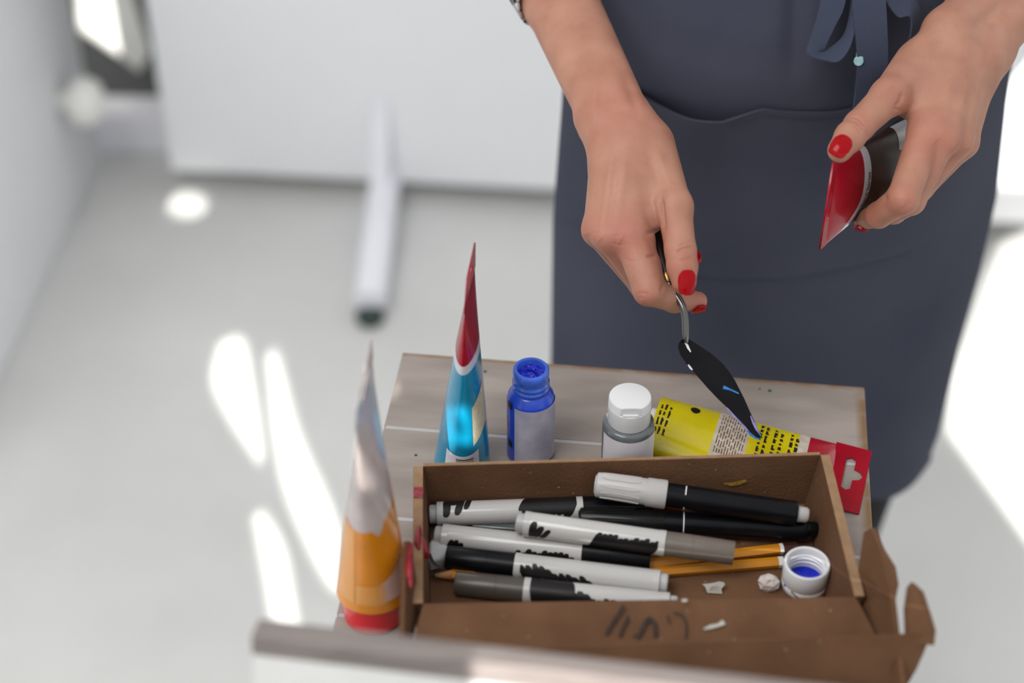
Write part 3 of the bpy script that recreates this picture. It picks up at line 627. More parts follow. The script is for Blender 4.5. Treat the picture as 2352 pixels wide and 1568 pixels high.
def white_bottle():
    o = PY(1440, 1040, .886); o.z = TZ; t = thing('paint_bottle', 'grey paint bottle with white flip-top cap and plain label', 'bottle', tuple(o)); z = V(0, 0, 1)
    Rb = .0180; Rc = .0146; hs = .0565; H = .0785
    obj('body', MB().lathe([(0, Rb * .92), (.0015, Rb), (hs - .004, Rb), (hs - .001, Rb * .965), (hs, Rb * .9), (hs + .0006, .012), (hs + .004, .0115)], o, z, 48, True, True), M['grey_clear'], t)
    m = MB(); m.grid([[o + V(math.cos(a) * (Rb + .0002), math.sin(a) * (Rb + .0002), h) for a in [R(-160 + 150 * i / 24) for i in range(25)]] for h in (hs - .0045, .003)], 0)
    obj('label', m, M['label_plain'], t)
    # cap with the flat thumb notch at the front
    rg = []
    for h, r_, nt_ in [(hs + .0008, Rc * .985, 0), (hs + .0012, Rc, 0), (H - .0075, Rc, 0), (H - .0072, Rc, .0), (H - .007, Rc * .992, 1), (H - .0012, Rc * .985, 1), (H - .0003, Rc * .955, 1), (H, Rc * .91, 1)]:
        row = []
        for k in range(64):
            a = 2 * math.pi * k / 64; x, y = math.cos(a) * r_, math.sin(a) * r_
            if nt_: y = max(y, -Rc * .86)
            elif h < H - .0075 and h > hs + .001 and k % 2: x *= .992; y *= .992
            row.append(o + V(x, y, h))
        rg.append(row)
    cp = obj('flip_cap', MB().rings(rg), M['white_cap'], t, ang=30)
    obj('thumb_tab', MB().box(o + V(0, -Rc * .87, H - .0062), (.0105, .0022, .0016)), M['white_cap'], cp, bevel=.0004)
white_bottle()

# ------------------------------------------------------------------ paint tubes
class Tube:
    """soft tube: round shoulder at O, flat crimp at O + A*L; U runs along the crimp"""
    def __init__(s, O, A, U, L, r, flat=0.0, name='paint_tube', label='', loc=None, hexp=0.85):
        s.O = Vector(O); s.A = Vector(A).normalized(); U = Vector(U); s.U = (U - s.A * U.dot(s.A)).normalized(); s.N = s.A.cross(s.U); s.L = L; s.r = r; s.flat = flat; s.hexp = hexp
        if s.N.dot(CAM - s.O) < 0: s.N = -s.N
        s.t = thing(name, label, 'paint tube', loc or tuple(s.O))
    def wh(s, t):
        t = max(0.0, min(1.0, t))
        w0, h0 = s.r * (1 + .45 * s.flat), s.r * (1 - .45 * s.flat)
        return w0 + (1.5 * s.r - w0) * (t ** 1.2), h0 * (1 - t) ** s.hexp + .0007
    def pt(s, t, a, dr=0.0):
        w_, h_ = s.wh(t); return s.O + s.A * (s.L * t) + s.U * ((w_ + dr) * math.cos(a)) + s.N * ((h_ + dr) * math.sin(a))
    def sleeve(s, name, t0, t1, mtl, dr=0.0, n=14, par=None, seg=56, bend=0.0):
        """band all round between t0 and t1; bend shifts the border with the angle (arched bands)"""
        f = lambda t, a: max(0.0, min(1.0, t + bend * (abs(math.cos(a)) ** 2 - .0)))
        g0 = t0 if callable(t0) else (lambda a: t0); g1 = t1 if callable(t1) else (lambda a: t1)
        rg = [[s.pt(g0(a) + (g1(a) - g0(a)) * i / n, a, dr) for a in [2 * math.pi * k / seg for k in range(seg)]] for i in range(n + 1)]
        return obj(name, MB().rings(rg, True, False, False), mtl, par or s.t, ang=60)
    def patch(s, name, fn, mtl, nu=10, nv=10, dr=.0003, par=None):
        m = MB(); m.grid([[s.pt(*fn(i / nu, j / nv), dr) for i in range(nu + 1)] for j in range(nv + 1)], 0); return obj(name, m, mtl, par or s.t)
    def header(s, name, Lh, mtl, hole=None, th=.0011, w_=None, taper=0.0, par=None, curl=0.0):
        wd = w_ or s.wh(1)[0]; out = [(-wd, -.001), (wd, -.001), (wd * (1 - taper), Lh), (-wd * (1 - taper), Lh)]
        if hole: pass
        me = flat_mesh(name, out, [hole] if hole else [], (s.O + s.A * s.L, s.U, s.A), th)
        return obj(name, me, mtl, par or s.t, smooth=False)
def euro(cx, cy, wd=.03, hh=.009):
    """euro hang hole outline"""
    P = [(-wd / 2, -hh * .35), (-wd * .18, -hh * .35), (wd * .18, -hh * .35), (wd / 2, -hh * .35), (wd / 2 + hh * .2, 0), (wd / 2, hh * .3), (wd * .2, hh * .3), (wd * .13, hh * .75), (0, hh * .95), (-wd * .13, hh * .75), (-wd * .2, hh * .3), (-wd / 2, hh * .3), (-wd / 2 - hh * .2, 0)]
    return [(cx + a, cy + b) for a, b in P]
def tube_cap(T, prof, mtl, name='cap'):
    return obj(name, MB().lathe(prof, T.O, T.A, 48), mtl, T.t, ang=35)
# --- turquoise tube, standing on its cap
b0 = PY(1060, 1040, .897); b0.z = TZ
top = PY(1082, 597, .912)
ax = (top - (b0 + V(0, 0, 0))).normalized(); Ht = (top - b0).length
U_ = V(0.10, 1, 0)
T1 = Tube(b0 + ax * .006, ax, U_, Ht - .006 - .022, .0194, 0, label='standing turquoise paint tube with a crimson top, left of the blue bottle', loc=tuple(b0))
tube_cap(T1, [(-.006, .0165), (-.005, .0172), (-.001, .0178), (-.0005, .0172)], M['turq'])
arc = lambda t0, amp: (lambda a: t0 - amp * (abs(math.cos(a)) ** 3))
T1.sleeve('body', 0.0, arc(.66, .02), M['turq'], n=24)
T1.sleeve('stripe', arc(.66, .02), arc(.71, .02), M['white_film'], n=4)
T1.sleeve('red_end', arc(.71, .02), 1.0, M['red_clear'], n=14)
T1.header('header', .022, M['red_clear'], euro(0, .010, .026, .008), taper=0.25)
fa = math.atan2(0, 1)
# the side facing the viewer is the near end of the crimp direction: angle pi
def TP(T, a_c, half, t0, t1, cut=None):
    return lambda u, v: (t0 + (t1 - t0) * v - (cut(u) if cut else 0) * (v > .99), a_c + (u - .5) * 2 * half)
lbl = T1.patch('barcode_label', lambda u, v: (.0 + v * (.175 - .03 * (1 - (2 * u - 1) ** 2)), math.pi - .10 + (u - .5) * 1.35), M['label_white'], 14, 8)
m = MB()
for k in range(11):
    t = .03 + .011 * k; hh = (.0030, .0055, .0035)[k % 3]
    m.grid([[T1.pt(t - .02 * (1 - (2 * u - 1) ** 2) * (k / 11) + dt, math.pi - .10 + (.5 - u) * 1.35 * -1, .0006) for u in [.18 + .5 * i / 8 for i in range(9)]] for dt in (hh, 0)], 0)
bn_sign = 1
obj('barcode', m, M['ink'], lbl)
T1.patch('beige_sticker', lambda u, v: (.20 + (.52 - .20) * v + .10 * (u * (1 - v)) - .09 * (1 - u) * v, math.pi - (.55 + u * .85)), M['sticker'], 8, 8)
# --- orange tube, standing on a red cap, near the viewer
b0 = PZ(860, 1408, TZ); top = PY(838, 836, b0.y + .022)
ax = (top - V(b0.x, b0.y + .010, TZ)).normalized(); Ht = (top - b0).length
T2 = Tube(b0 + ax * .022, ax, V(0.07, 1, 0), Ht - .022 - .014, .0230, 0, label='standing orange paint tube with pale top on a red cap', loc=tuple(b0))
tube_cap(T2, [(-.022, .0185), (-.021, .0196), (-.001, .0206), (.0, .0198)], M['red_cap'])
zz = lambda t0: (lambda a: t0 + .02 * math.cos(a) + (.05 * max(0, 1 - abs(((a - math.pi + .62 + math.pi) % (2 * math.pi)) - math.pi) / .28)) * -1)
T2.sleeve('shoulder_band', 0.0, .04, M['orange'], n=3)
T2.sleeve('body', .04, zz(.48), M['orange'], n=20)
T2.sleeve('pale_end', zz(.48), 1.0, M['silver'], n=22)
T2.header('header', .014, M['silver'], euro(0, .006, .030, .007))
T2.patch('pale_print', lambda u, v: (.05 + .11 * v, math.pi - .55 + u * .9), M['peach'], 10, 6)
T2.patch('pink_print', lambda u, v: (.06 + (.10 + .07 * u) * v, math.pi - .40 - u * 1.0), M['pinkish'], 10, 6)
T2.patch('pale_sheen', lambda u, v: (.05 + .41 * v, math.pi + 1.15 - u * .75), M['peach'], 4, 12)  # reflection on the left side, painted as a paler patch
# --- yellow tube lying on the table
cpx = PZ(1912, 1088, TZ + .002)
ya = PZ(1500, 978, TZ + .0135); yb = cpx
A_ = (yb - ya); Ly = A_.length
T3 = Tube(ya, A_, V(0, 1, 0), Ly, .0215, .85, label='yellow paint tube with red hang tag lying behind the box', loc=tuple((ya + yb) / 2 - V(0, 0, .012)), hexp=.62)
tube_cap(T3, [(-.026, .0085), (-.025, .009), (-.004, .009), (-.0035, .0125), (0, .0128)], M['white_cap'])
tt = lambda px: (PZ(px, 985 + (px - 1500) * .20, TZ + .012) - ya).dot(T3.A) / Ly
tA, tB, tC, tD_ = tt(1637), tt(1714), tt(1826), tt(1850)
T3.sleeve('body', 0.0, tA, M['yellow'], n=16); T3.sleeve('worn_band', tA, tB, M['beige_film'], n=8)
T3.sleeve('text_band', tB, tC, M['yellow'], n=10); T3.sleeve('pale_band', tC, tD_, M['beige_film'], n=4); T3.sleeve('red_end', tD_, 1.0, M['red_clear'], n=6)
me = flat_mesh('hang_tag', [(-.0335, -.002), (.0335, -.002), (.0335, .0235), (-.0335, .0235)], [[(a, b) for a, b in euro(.004, .011, .030, .0105)]], (yb + V(0, 0, .0004), T3.U, T3.A), .0009)
obj('hang_tag', me, M['red_clear'], T3.t, smooth=False)
m = MB(); rt = random.Random(8)
def text_bars(m, T, t, a0, a1, hgt, n):
    a = a0
    while a > a1:
        l_ = rt.uniform(.10, .30)
        if a - l_ < a1: break
        for q in range(max(1, int(l_ / .035))):
            aa = a - q * .035; j = rt.uniform(.5, 1.0)
            m.grid([[T.pt(t + dt, aa - .032 * i / 2, .00025) for i in range(3)] for dt in (0, hgt * j)], 0)
        a -= l_ + .05
up_sign = 1 if T3.U.y > 0 else -1
for k, tx in enumerate([1735, 1748, 1768, 1783, 1806, 1819]): text_bars(m, T3, tt(tx), 2.15 if up_sign < 0 else math.pi - .95, .75 if up_sign < 0 else .6, .020, 0)
obj('printed_text', m, M['ink'], T3.t)
T3.patch('dark_smudge', lambda u, v: (tt(1570) + (tt(1592) - tt(1570)) * v, 1.0 + .34 * (u - .5) * math.sin(math.pi * min(.97, max(.03, v))) ** .5), M['ink'], 6, 8)
m = MB()
for tx in (1506, 1515, 1526): text_bars(m, T3, tt(tx), math.pi - .9, 1.1, .014, 0)
obj('small_print', m, M['ink'], T3.t)
m = MB()
for tx in range(1645, 1710, 6): text_bars(m, T3, tt(tx), math.pi - .9, .6, .006, 0)
obj('fine_print', m, M['card'], T3.t)
# --- brown tube held in the left hand
ca = PD(1919, 370, 1.176); cb_ = PD(1882, 573, 1.200); cm_ = (ca + cb_) / 2; end = PD(2122, 308, 1.335)
A_ = (cm_ - end); Lt = A_.length; Uh = (ca - cb_)
rT = Uh.length / 2 / 1.5 * 1.0
T4 = Tube(end, A_, Uh, Lt - .006, rT, .1, label='brown paint tube with red crimped end held in the right-hand fist of the picture', loc=tuple(end), hexp=.7)
T4.t['label'] = 'brown paint tube with red crimped end, held in the hand at the right'
tube_cap(T4, [(-.02, .0105), (-.019, .011), (-.003, .0115), (-.002, .0165), (0, .0175)], M['ink'])
arch = lambda t0, amp: (lambda a: t0 + (amp if math.cos(a) < 0 else .02) * abs(math.cos(a)) ** 2.2)
T4.sleeve('body', 0.0, arch(.725, .12), M['brown_film'], n=20)
T4.sleeve('stripe', arch(.725, .12), arch(.78, .12), M['white_film'], n=4)
T4.sleeve('red_end', arch(.78, .12), 1.0, M['red_clear'], n=14)
T4.header('header', .008, M['red_clear'], [(a, b) for a, b in euro(.002, .003, .026, .0045)], th=.0013)
def find_ta(T, px, py):
    best = None
    for i in range(80):
        for j in range(60):
            t, a = i / 80, math.pi * j / 60 - .3; p = T.pt(t, a) - CAM; dd = p.dot(FWD); x = 1176 + p.dot(RIGHT) / dd * F; y = 784 - p.dot(UP) / dd * F
            e = (x - px) ** 2 + (y - py) ** 2 + (dd - 1.2) * 400
            if best is None or e < best[0]: best = (e, t, a)
    return best[1:]
cn = [find_ta(T4, *c_) for c_ in ((2043, 293), (2085, 272), (2066, 345), (2095, 345))]
T4.patch('white_label', lambda u, v: tuple((1 - v) * ((1 - u) * cn[0][k] + u * cn[1][k]) + v * ((1 - u) * cn[2][k] + u * cn[3][k]) for k in (0, 1)), M['white_film'], 6, 6)
def curved_text(T, body, size, u0, t_of_u, dirn, mtl, par):
    vs, fs = text_pts(body, size); m = MB(); out = []
    for v in vs:
        u = u0 + dirn * v.x; tb_ = t_of_u(u) + v.y / T.L; w_, h_ = T.wh(tb_); c = max(-.999, min(.999, u / w_)); a = math.acos(c)
        out.append(T.pt(tb_, a, .00035))
    m.add(out, fs); return obj('lettering', m, mtl, par)
def t_of_u(u):
    t = .76
    for _ in range(4):
        w_ = T4.wh(t)[0]; c = max(-1, min(1, u / w_)); t = .734 + (.12 if c < 0 else .02) * abs(c) ** 2.2
    return t
curved_text(T4, 'Standard Series', .0056, -.024, t_of_u, 1, M['ink'], T4.t)

# ------------------------------------------------------------------ palette knife held in the hand
kn = thing('palette_knife', 'palette knife with dark blade, brass ferrule and wooden handle, held in hand', 'palette knife', tuple(PD(1575, 780, 1.2)))
hp = spline([PD(1484, 430, 1.250), PD(1500, 520, 1.228), PD(1518, 590, 1.212), PD(1532, 638, 1.203)], 16)
obj('handle', MB().tube(hp, list(np.interp(np.linspace(0, 1, 16), [0, .1, .5, .85, 1], [.004, .0068, .0078, .0062, .0050])), 18), M['handle'], kn)
obj('ferrule', MB().tube(spline([PD(1530, 632, 1.2035), PD(1537, 652, 1.2005)], 6), [.0052, .0053, .0050, .0046, .0044, .0046], 18), M['brass'], kn)
sp = spline([PD(1535, 648, 1.2005), PD(1546, 668, 1.1985), PD(1561, 690, 1.1965), PD(1570, 710, 1.195), PD(1574, 735, 1.195), PD(1575, 770, 1.196), PD(1576, 786, 1.197)], 26)
obj('shank', MB().tube(sp, list(np.interp(np.linspace(0, 1, 26), [0, .4, .8, 1], [.0026, .0025, .0023, .0016])), 14), M['steel'], kn)
Lk_ = [(1566, 779), (1559, 787), (1557, 798), (1563, 816), (1577, 836), (1592, 853), (1627, 893), (1650, 917), (1672, 938), (1692, 959), (1710, 977), (1724, 993), (1736, 1003), (1745, 1006)]
Rk_ = [(1574, 778), (1584, 782), (1598, 790), (1614, 800), (1631, 811), (1646, 823), (1662, 838), (1675, 855), (1687, 873), (1697, 893), (1709, 917), (1719, 941), (1730, 966), (1748, 1003)]
dk = lambda k: 1.197 - .004 * k / 13
g = []
for k, (a, b) in enumerate(zip(Lk_, Rk_)):
    g.append([PD(a[0] + (b[0] - a[0]) * j / 6, a[1] + (b[1] - a[1]) * j / 6, dk(k) + .004 * (j / 6)) for j in range(7)])
bl_ = obj('blade', MB().grid(g, .0008), M['blade'], kn)
nb = (g[5][6] - g[5][0]).cross(g[8][3] - g[4][3]).normalized(); nb = nb if nb.dot(CAM - g[5][3]) > 0 else -nb
def smear(pxs, wd, mtl, name='paint_smear'):
    def dd(a, b):
        r = ray(a, b); best = min(range(14), key=lambda k: abs((Lk_[k][1] + Rk_[k][1]) / 2 - b)); o = g[best][3]
        return CAM + r * ((o - CAM).dot(nb) / r.dot(nb))
    return obj(name, ribbon([dd(a, b) for a, b in pxs], wd, nb, .0009), mtl, bl_, smooth=False)
smear([(1668, 936), (1685, 953), (1702, 970), (1718, 987), (1733, 1000)], [.0005, .0018, .0022, .003, .004], M['blade_lilac'])
smear([(1712, 980), (1725, 993), (1738, 1001), (1746, 1004)], [.0015, .0048, .0052, .0034], M['blade_blue'])
smear([(1723, 955), (1729, 970), (1737, 985), (1743, 997)], [.0006, .0016, .002, .001], M['blade_lilac'])
smear([(1660, 889), (1672, 893), (1684, 898), (1696, 904)], [.0026, .0015, .0012, .0008], M['blade_blue'])
smear([(1569, 782), (1577, 794), (1586, 809)], [.0014, .0022, .0006], M['white_print'])
smear([(1562, 786), (1560, 796), (1564, 812)], [.0014, .0010, .0006], M['white_print'])
smear([(1580, 838), (1586, 846), (1590, 850)], [.0010, .0014, .0006], M['white_print'])

# ------------------------------------------------------------------ person: arms and hands from a smooth distance field
def CC(px, py, d): return np.array([(px - 1176.0) / F * d, (784.0 - py) / F * d, d])
class Field:
    def __init__(s, lo, hi, h):
        s.h = h; s.lo = np.array(lo, float); s.n = np.ceil((np.array(hi) - s.lo) / h).astype(int) + 1
        s.f = np.full(s.n, 0.03, np.float32)
        s.ax = [(s.lo[i] + h * np.arange(s.n[i])).astype(np.float32) for i in range(3)]
    def new(s): q = object.__new__(Field); q.h = s.h; q.lo = s.lo; q.n = s.n; q.ax = s.ax; q.f = np.full(s.n, 0.03, np.float32); return q
    def cone(s, a, b, r1, r2, k=0.004, sub=False, flat=None):
        a = np.asarray(a, np.float32); b = np.asarray(b, np.float32); mg = max(r1, r2) + k + 0.008
        i0 = np.maximum(0, np.floor((np.minimum(a, b) - mg - s.lo) / s.h).astype(int)); i1 = np.minimum(s.n, np.ceil((np.maximum(a, b) + mg - s.lo) / s.h).astype(int) + 1)
        if (i1 <= i0).any(): return s
        sl = tuple(slice(i0[i], i1[i]) for i in range(3))
        X = s.ax[0][sl[0]][:, None, None]; Y = s.ax[1][sl[1]][None, :, None]; Z = s.ax[2][sl[2]][None, None, :]
        ba = b - a; L2 = float(ba @ ba) + 1e-12
        t = np.clip(((X - a[0]) * ba[0] + (Y - a[1]) * ba[1] + (Z - a[2]) * ba[2]) / L2, 0, 1)
        d = np.sqrt((X - a[0] - t * ba[0]) ** 2 + (Y - a[1] - t * ba[1]) ** 2 + (Z - a[2] - t * ba[2]) ** 2) - (r1 + (r2 - r1) * t)
        s.f[sl] = s.smin(s.f[sl], d, k); return s
    @staticmethod
    def smin(a, b, k):
        h = np.maximum(k - np.abs(a - b), 0) / k; return np.minimum(a, b) - h * h * k * 0.25
    def join(s, o, k): s.f = s.smin(s.f, o.f, k).astype(np.float32); return s
    def chain(s, P, rads, k=0.0035):
        for i in range(len(P) - 1): s.cone(P[i], P[i + 1], rads[i], rads[i + 1], k)
        return s
    def mesh(s):
        """surface nets"""
        f = s.f; ins = f < 0; c = np.zeros(np.array(f.shape) - 1, np.int8)
        for dx in (0, 1):
            for dy in (0, 1):
                for dz in (0, 1): c += ins[dx:f.shape[0] - 1 + dx, dy:f.shape[1] - 1 + dy, dz:f.shape[2] - 1 + dz]
        act = (c > 0) & (c < 8); idx = np.argwhere(act); num = np.full(act.shape, -1, np.int32); num[act] = np.arange(len(idx))
        acc = np.zeros((len(idx), 3)); cnt = np.zeros(len(idx)); cor = [np.array(q) for q in np.ndindex(2, 2, 2)]
        val = {tuple(q): f[idx[:, 0] + q[0], idx[:, 1] + q[1], idx[:, 2] + q[2]] for q in cor}
        for q in cor:
            for a in range(3):
                if q[a] == 0:
                    e = q.copy(); e[a] = 1; v0 = val[tuple(q)]; v1 = val[tuple(e)]; m_ = (v0 < 0) != (v1 < 0)
                    t = np.where(m_, v0 / np.where(m_, v0 - v1, 1), 0); p = np.tile(q.astype(float), (len(idx), 1)); p[:, a] += t
                    acc[m_] += p[m_]; cnt[m_] += 1
        vs = s.lo + s.h * (idx + acc / cnt[:, None]); fs = []
        for a in range(3):
            b, c_ = (a + 1) % 3, (a + 2) % 3
            sl0 = [slice(None)] * 3; sl1 = [slice(None)] * 3; sl0[a] = slice(0, -1); sl1[a] = slice(1, None)
            i0 = ins[tuple(sl0)]; i1 = ins[tuple(sl1)]; ed = np.argwhere(i0 != i1)
            ok = (ed[:, b] > 0) & (ed[:, c_] > 0) & (ed[:, b] < f.shape[b] - 1) & (ed[:, c_] < f.shape[c_] - 1); ed = ed[ok]
            def cell(db, dc):
                q = ed.copy(); q[:, b] -= db; q[:, c_] -= dc; return num[q[:, 0], q[:, 1], q[:, 2]]
            q4 = np.stack([cell(1, 1), cell(0, 1), cell(0, 0), cell(1, 0)], 1)
            fl_ = i0[tuple(ed.T)]; q4[~fl_] = q4[~fl_][:, ::-1]; fs.append(q4)
        return vs, np.concatenate(fs)
def to_world(vs):
    vs = np.asarray(vs); return np.array(CAM)[None] + vs[:, :1] * np.array(RIGHT)[None] + vs[:, 1:2] * np.array(UP)[None] + vs[:, 2:3] * np.array(FWD)[None]
def normals(vs, fs):
    n = np.zeros_like(vs); a = np.cross(vs[fs[:, 2]] - vs[fs[:, 0]], vs[fs[:, 3]] - vs[fs[:, 1]])
    for k in range(4): np.add.at(n, fs[:, k], a)
    return n / (np.linalg.norm(n, axis=1, keepdims=True) + 1e-12)
def seg_dist(vs, a, b):
    ba = b - a; t = np.clip(((vs - a) @ ba) / (ba @ ba + 1e-12), 0, 1); return np.linalg.norm(vs - a - t[:, None] * ba, axis=1)
def relax(vs, fs, it=4):
    e = np.concatenate([fs[:, [0, 1]], fs[:, [1, 2]], fs[:, [2, 3]], fs[:, [3, 0]]]); n = len(vs)
    deg = np.bincount(e[:, 0], minlength=n) + np.bincount(e[:, 1], minlength=n)
    for _ in range(it):
        a = np.stack([np.bincount(e[:, 0], vs[e[:, 1], k], n) + np.bincount(e[:, 1], vs[e[:, 0], k], n) for k in range(3)], 1) / deg[:, None]
        vs = vs + .55 * (a - vs)
    return vs
def relief(vs, fs, lines):
    """push skin in or out along lines (creases, tendons): (points, depth, sigma); acts on the side of the hand the lines are seen on"""
    n = normals(vs, fs); off = np.zeros(len(vs)); view = vs / np.linalg.norm(vs, axis=1, keepdims=True); face = np.clip(-(n * view).sum(1) * 2.5, 0, 1)
    uv = vs[:, :2] / vs[:, 2:] 
    for P, dep, sig in lines:
        P = spline([Vector(p) for p in P], 6 * len(P)) if len(P) > 2 else P
        P = [np.array(p) for p in P]; d = np.full(len(vs), 9.0); A = [p[:2] / p[2] for p in P]; L_ = sum(np.linalg.norm(A[i + 1] - A[i]) for i in range(len(A) - 1)); pos = np.zeros(len(vs)); acc = 0
        for i in range(len(A) - 1):
            ba = A[i + 1] - A[i]; l_ = np.linalg.norm(ba) + 1e-9; t = np.clip(((uv - A[i]) @ ba) / l_ ** 2, 0, 1); dd = np.linalg.norm(uv - A[i] - t[:, None] * ba, axis=1) * vs[:, 2]
            m_ = dd < d; d[m_] = dd[m_]; pos[m_] = (acc + t[m_] * l_) / L_; acc += l_
        fade = np.minimum(1, 4 * np.minimum(pos, 1 - pos) + .35)
        near = np.clip(1.6 - np.abs(vs[:, 2] - P[0][2]) / .02, 0, 1)
        off += dep * np.exp(-(d / sig) ** 2) * face * fade * near
    return vs + n * off[:, None]

def build_arm(J, lo, hi, h):
    f = Field(lo, hi, h)
    for a, b, r1, r2, k in J['arm']: f.cone(CC(*a), CC(*b), r1, r2, k)
    for a, b, r1, r2, k in J['palm']: f.cone(CC(*a), CC(*b), r1, r2, k)
    tot = f
    allf = None
    for name, pts, rads in J['fingers']:
        g_ = f.new(); g_.chain([CC(*p) for p in pts], rads, 0.003)
        for q in J.get('pads', {}).get(name, []): g_.cone(CC(*q[0]), CC(*q[1]), q[2], q[3], 0.004)
        if allf is None: allf = g_
        else: allf.join(g_, 0.0012)
    tot.join(allf, 0.006)
    vs, fs = tot.mesh(); vs = relax(vs, fs)
    vs = relief(vs, fs, [([CC(*p) for p in P], dep, sig) for P, dep, sig in J['relief']])
    pink = np.zeros(len(vs))
    for p, r_, amt in J['pink']: pink = np.maximum(pink, amt * np.exp(-(np.linalg.norm(vs - CC(*p), axis=1) / r_) ** 2))
    return to_world(vs), fs, pink

# right arm (left in the picture), holding the knife
RH = dict(
 arm=[((1398, 296, 1.240), (1272, 5, 1.322), .0172, .0232, .006), ((1443, 280, 1.240), (1297, -6, 1.322), .0172, .0235, .006),
      ((1272, 5, 1.322), (1120, -330, 1.40), .0232, .034, .006), ((1297, -6, 1.322), (1150, -330, 1.40), .0235, .034, .006),
      ((1362, 276, 1.246), (1366, 290, 1.246), .0112, .0100, .012)],
 palm=[((1398, 296, 1.240), (1408, 350, 1.236), .0168, .0155, .008), ((1443, 280, 1.240), (1452, 340, 1.232), .0172, .017, .008),
       ((1455, 335, 1.232), (1447, 542, 1.198), .0175, .0120, .010), ((1428, 335, 1.230), (1400, 541, 1.197), .0168, .0105, .010),
       ((1409, 345, 1.236), (1374, 528, 1.211), .0155, .0105, .010), ((1406, 350, 1.250), (1380, 505, 1.240), .0138, .0100, .010),
       ((1420, 400, 1.245), (1420, 500, 1.232), .015, .012, .012),
       ((1492, 335, 1.238), (1548, 474, 1.204), .0180, .0122, .012), ((1480, 390, 1.234), (1500, 462, 1.226), .0150, .0090, .010)],
 fingers=[('index', [(1447, 542, 1.197), (1490, 667, 1.190), (1549, 689, 1.206), (1602, 691, 1.216)], [.0120, .0103, .0084, .0068]),
          ('middle', [(1400, 541, 1.199), (1486, 662, 1.221), (1552, 642, 1.244), (1589, 594, 1.246)], [.0105, .0095, .0080, .0060]),
          ('ring', [(1374, 528, 1.213), (1477, 656, 1.244), (1530, 635, 1.262), (1560, 596, 1.264)], [.0105, .0092, .0078, .0062]),
          ('little', [(1380, 505, 1.241), (1458, 618, 1.266), (1500, 606, 1.282), (1530, 585, 1.284)], [.0098, .0080, .0068, .0055]),
          ('thumb', [(1549, 474, 1.203), (1563, 575, 1.187), (1567, 612, 1.183), (1571, 648, 1.181)], [.0120, .0104, .0102, .0084])],
 pads=dict(index=[((1480, 550, 1.2), (1482, 578, 1.199), .0077, .0077), ((1492, 605, 1.197), (1498, 640, 1.195), .0080, .0078), ((1494, 500, 1.206), (1498, 514, 1.206), .0072, .0066)]),
 relief=[([(1552, 581, 1.18), (1568, 571, 1.18), (1594, 566, 1.18)], -.0013, .0009), ([(1560, 594, 1.18), (1576, 594, 1.18), (1594, 588, 1.18)], -.0011, .0009), ([(1556, 566, 1.18), (1572, 559, 1.18), (1590, 555, 1.18)], -.0008, .0008), ([(1558, 587, 1.18), (1590, 578, 1.18)], -.00035, .0006),
         ([(1488, 534, 1.195), (1510, 530, 1.195)], -.0016, .0013), ([(1486, 590, 1.193), (1508, 586, 1.193)], -.0012, .0011), ([(1478, 545, 1.19), (1496, 560, 1.19)], -.0004, .0010),
         ([(1462, 677, 1.182), (1475, 673, 1.182), (1488, 675, 1.182)], -.0005, .0008), ([(1464, 684, 1.182), (1484, 683, 1.182)], -.0004, .0007), ([(1518, 668, 1.19), (1525, 652, 1.19)], -.0010, .0011), ([(1556, 664, 1.2), (1552, 684, 1.2)], -.0004, .0009),
         ([(1405, 350, 1.215), (1396, 440, 1.20), (1378, 530, 1.195)], .0011, .0028), ([(1440, 360, 1.21), (1425, 450, 1.19), (1416, 535, 1.185)], .0008, .0032), ([(1366, 380, 1.222), (1360, 460, 1.215), (1356, 525, 1.205)], .0007, .0024), ([(1386, 400, 1.215), (1378, 470, 1.2), (1366, 530, 1.2)], -.0007, .0026), ([(1412, 400, 1.21), (1402, 480, 1.195), (1396, 540, 1.195)], -.0009, .0030),
         ([(1462, 255, 1.222), (1442, 190, 1.235), (1412, 110, 1.26), (1385, 40, 1.29)], -.0012, .0035), ([(1476, 250, 1.222), (1462, 200, 1.235)], .0006, .0030), ([(1430, 240, 1.222), (1410, 180, 1.235), (1385, 110, 1.26)], .0006, .0035), ([(1372, 200, 1.235), (1366, 260, 1.235), (1350, 320, 1.235)], .0006, .0018),
         ([(1512, 345, 1.22), (1535, 420, 1.195), (1552, 475, 1.188)], .0008, .0030), ([(1486, 350, 1.215), (1515, 420, 1.2), (1530, 470, 1.195)], -.0010, .0035), ([(1518, 455, 1.2), (1520, 490, 1.2), (1524, 525, 1.2)], -.0028, .0016),
         ([(1424, 548, 1.185), (1428, 550, 1.185)], .0012, .0055), ([(1380, 545, 1.195), (1382, 547, 1.195)], .0010, .0045), ([(1350, 535, 1.21), (1351, 537, 1.21)], .0009, .004),
         ([(1408, 556, 1.185), (1420, 562, 1.185), (1436, 560, 1.185)], -.0003, .0008), ([(1406, 544, 1.185), (1420, 540, 1.185), (1436, 541, 1.185)], -.00025, .0008), ([(1432, 590, 1.185), (1446, 600, 1.185), (1462, 600, 1.185)], -.00025, .0008), ([(1476, 688, 1.182), (1480, 689, 1.182)], .0007, .004)],
 pink=[((1430, 545, 1.187), .018, .55), ((1378, 540, 1.198), .013, .5), ((1345, 530, 1.21), .012, .4), ((1485, 690, 1.182), .012, .45), ((1600, 700, 1.212), .012, .6), ((1560, 620, 1.176), .016, .4), ((1430, 240, 1.22), .03, .3), ((1500, 560, 1.19), .015, .3)])
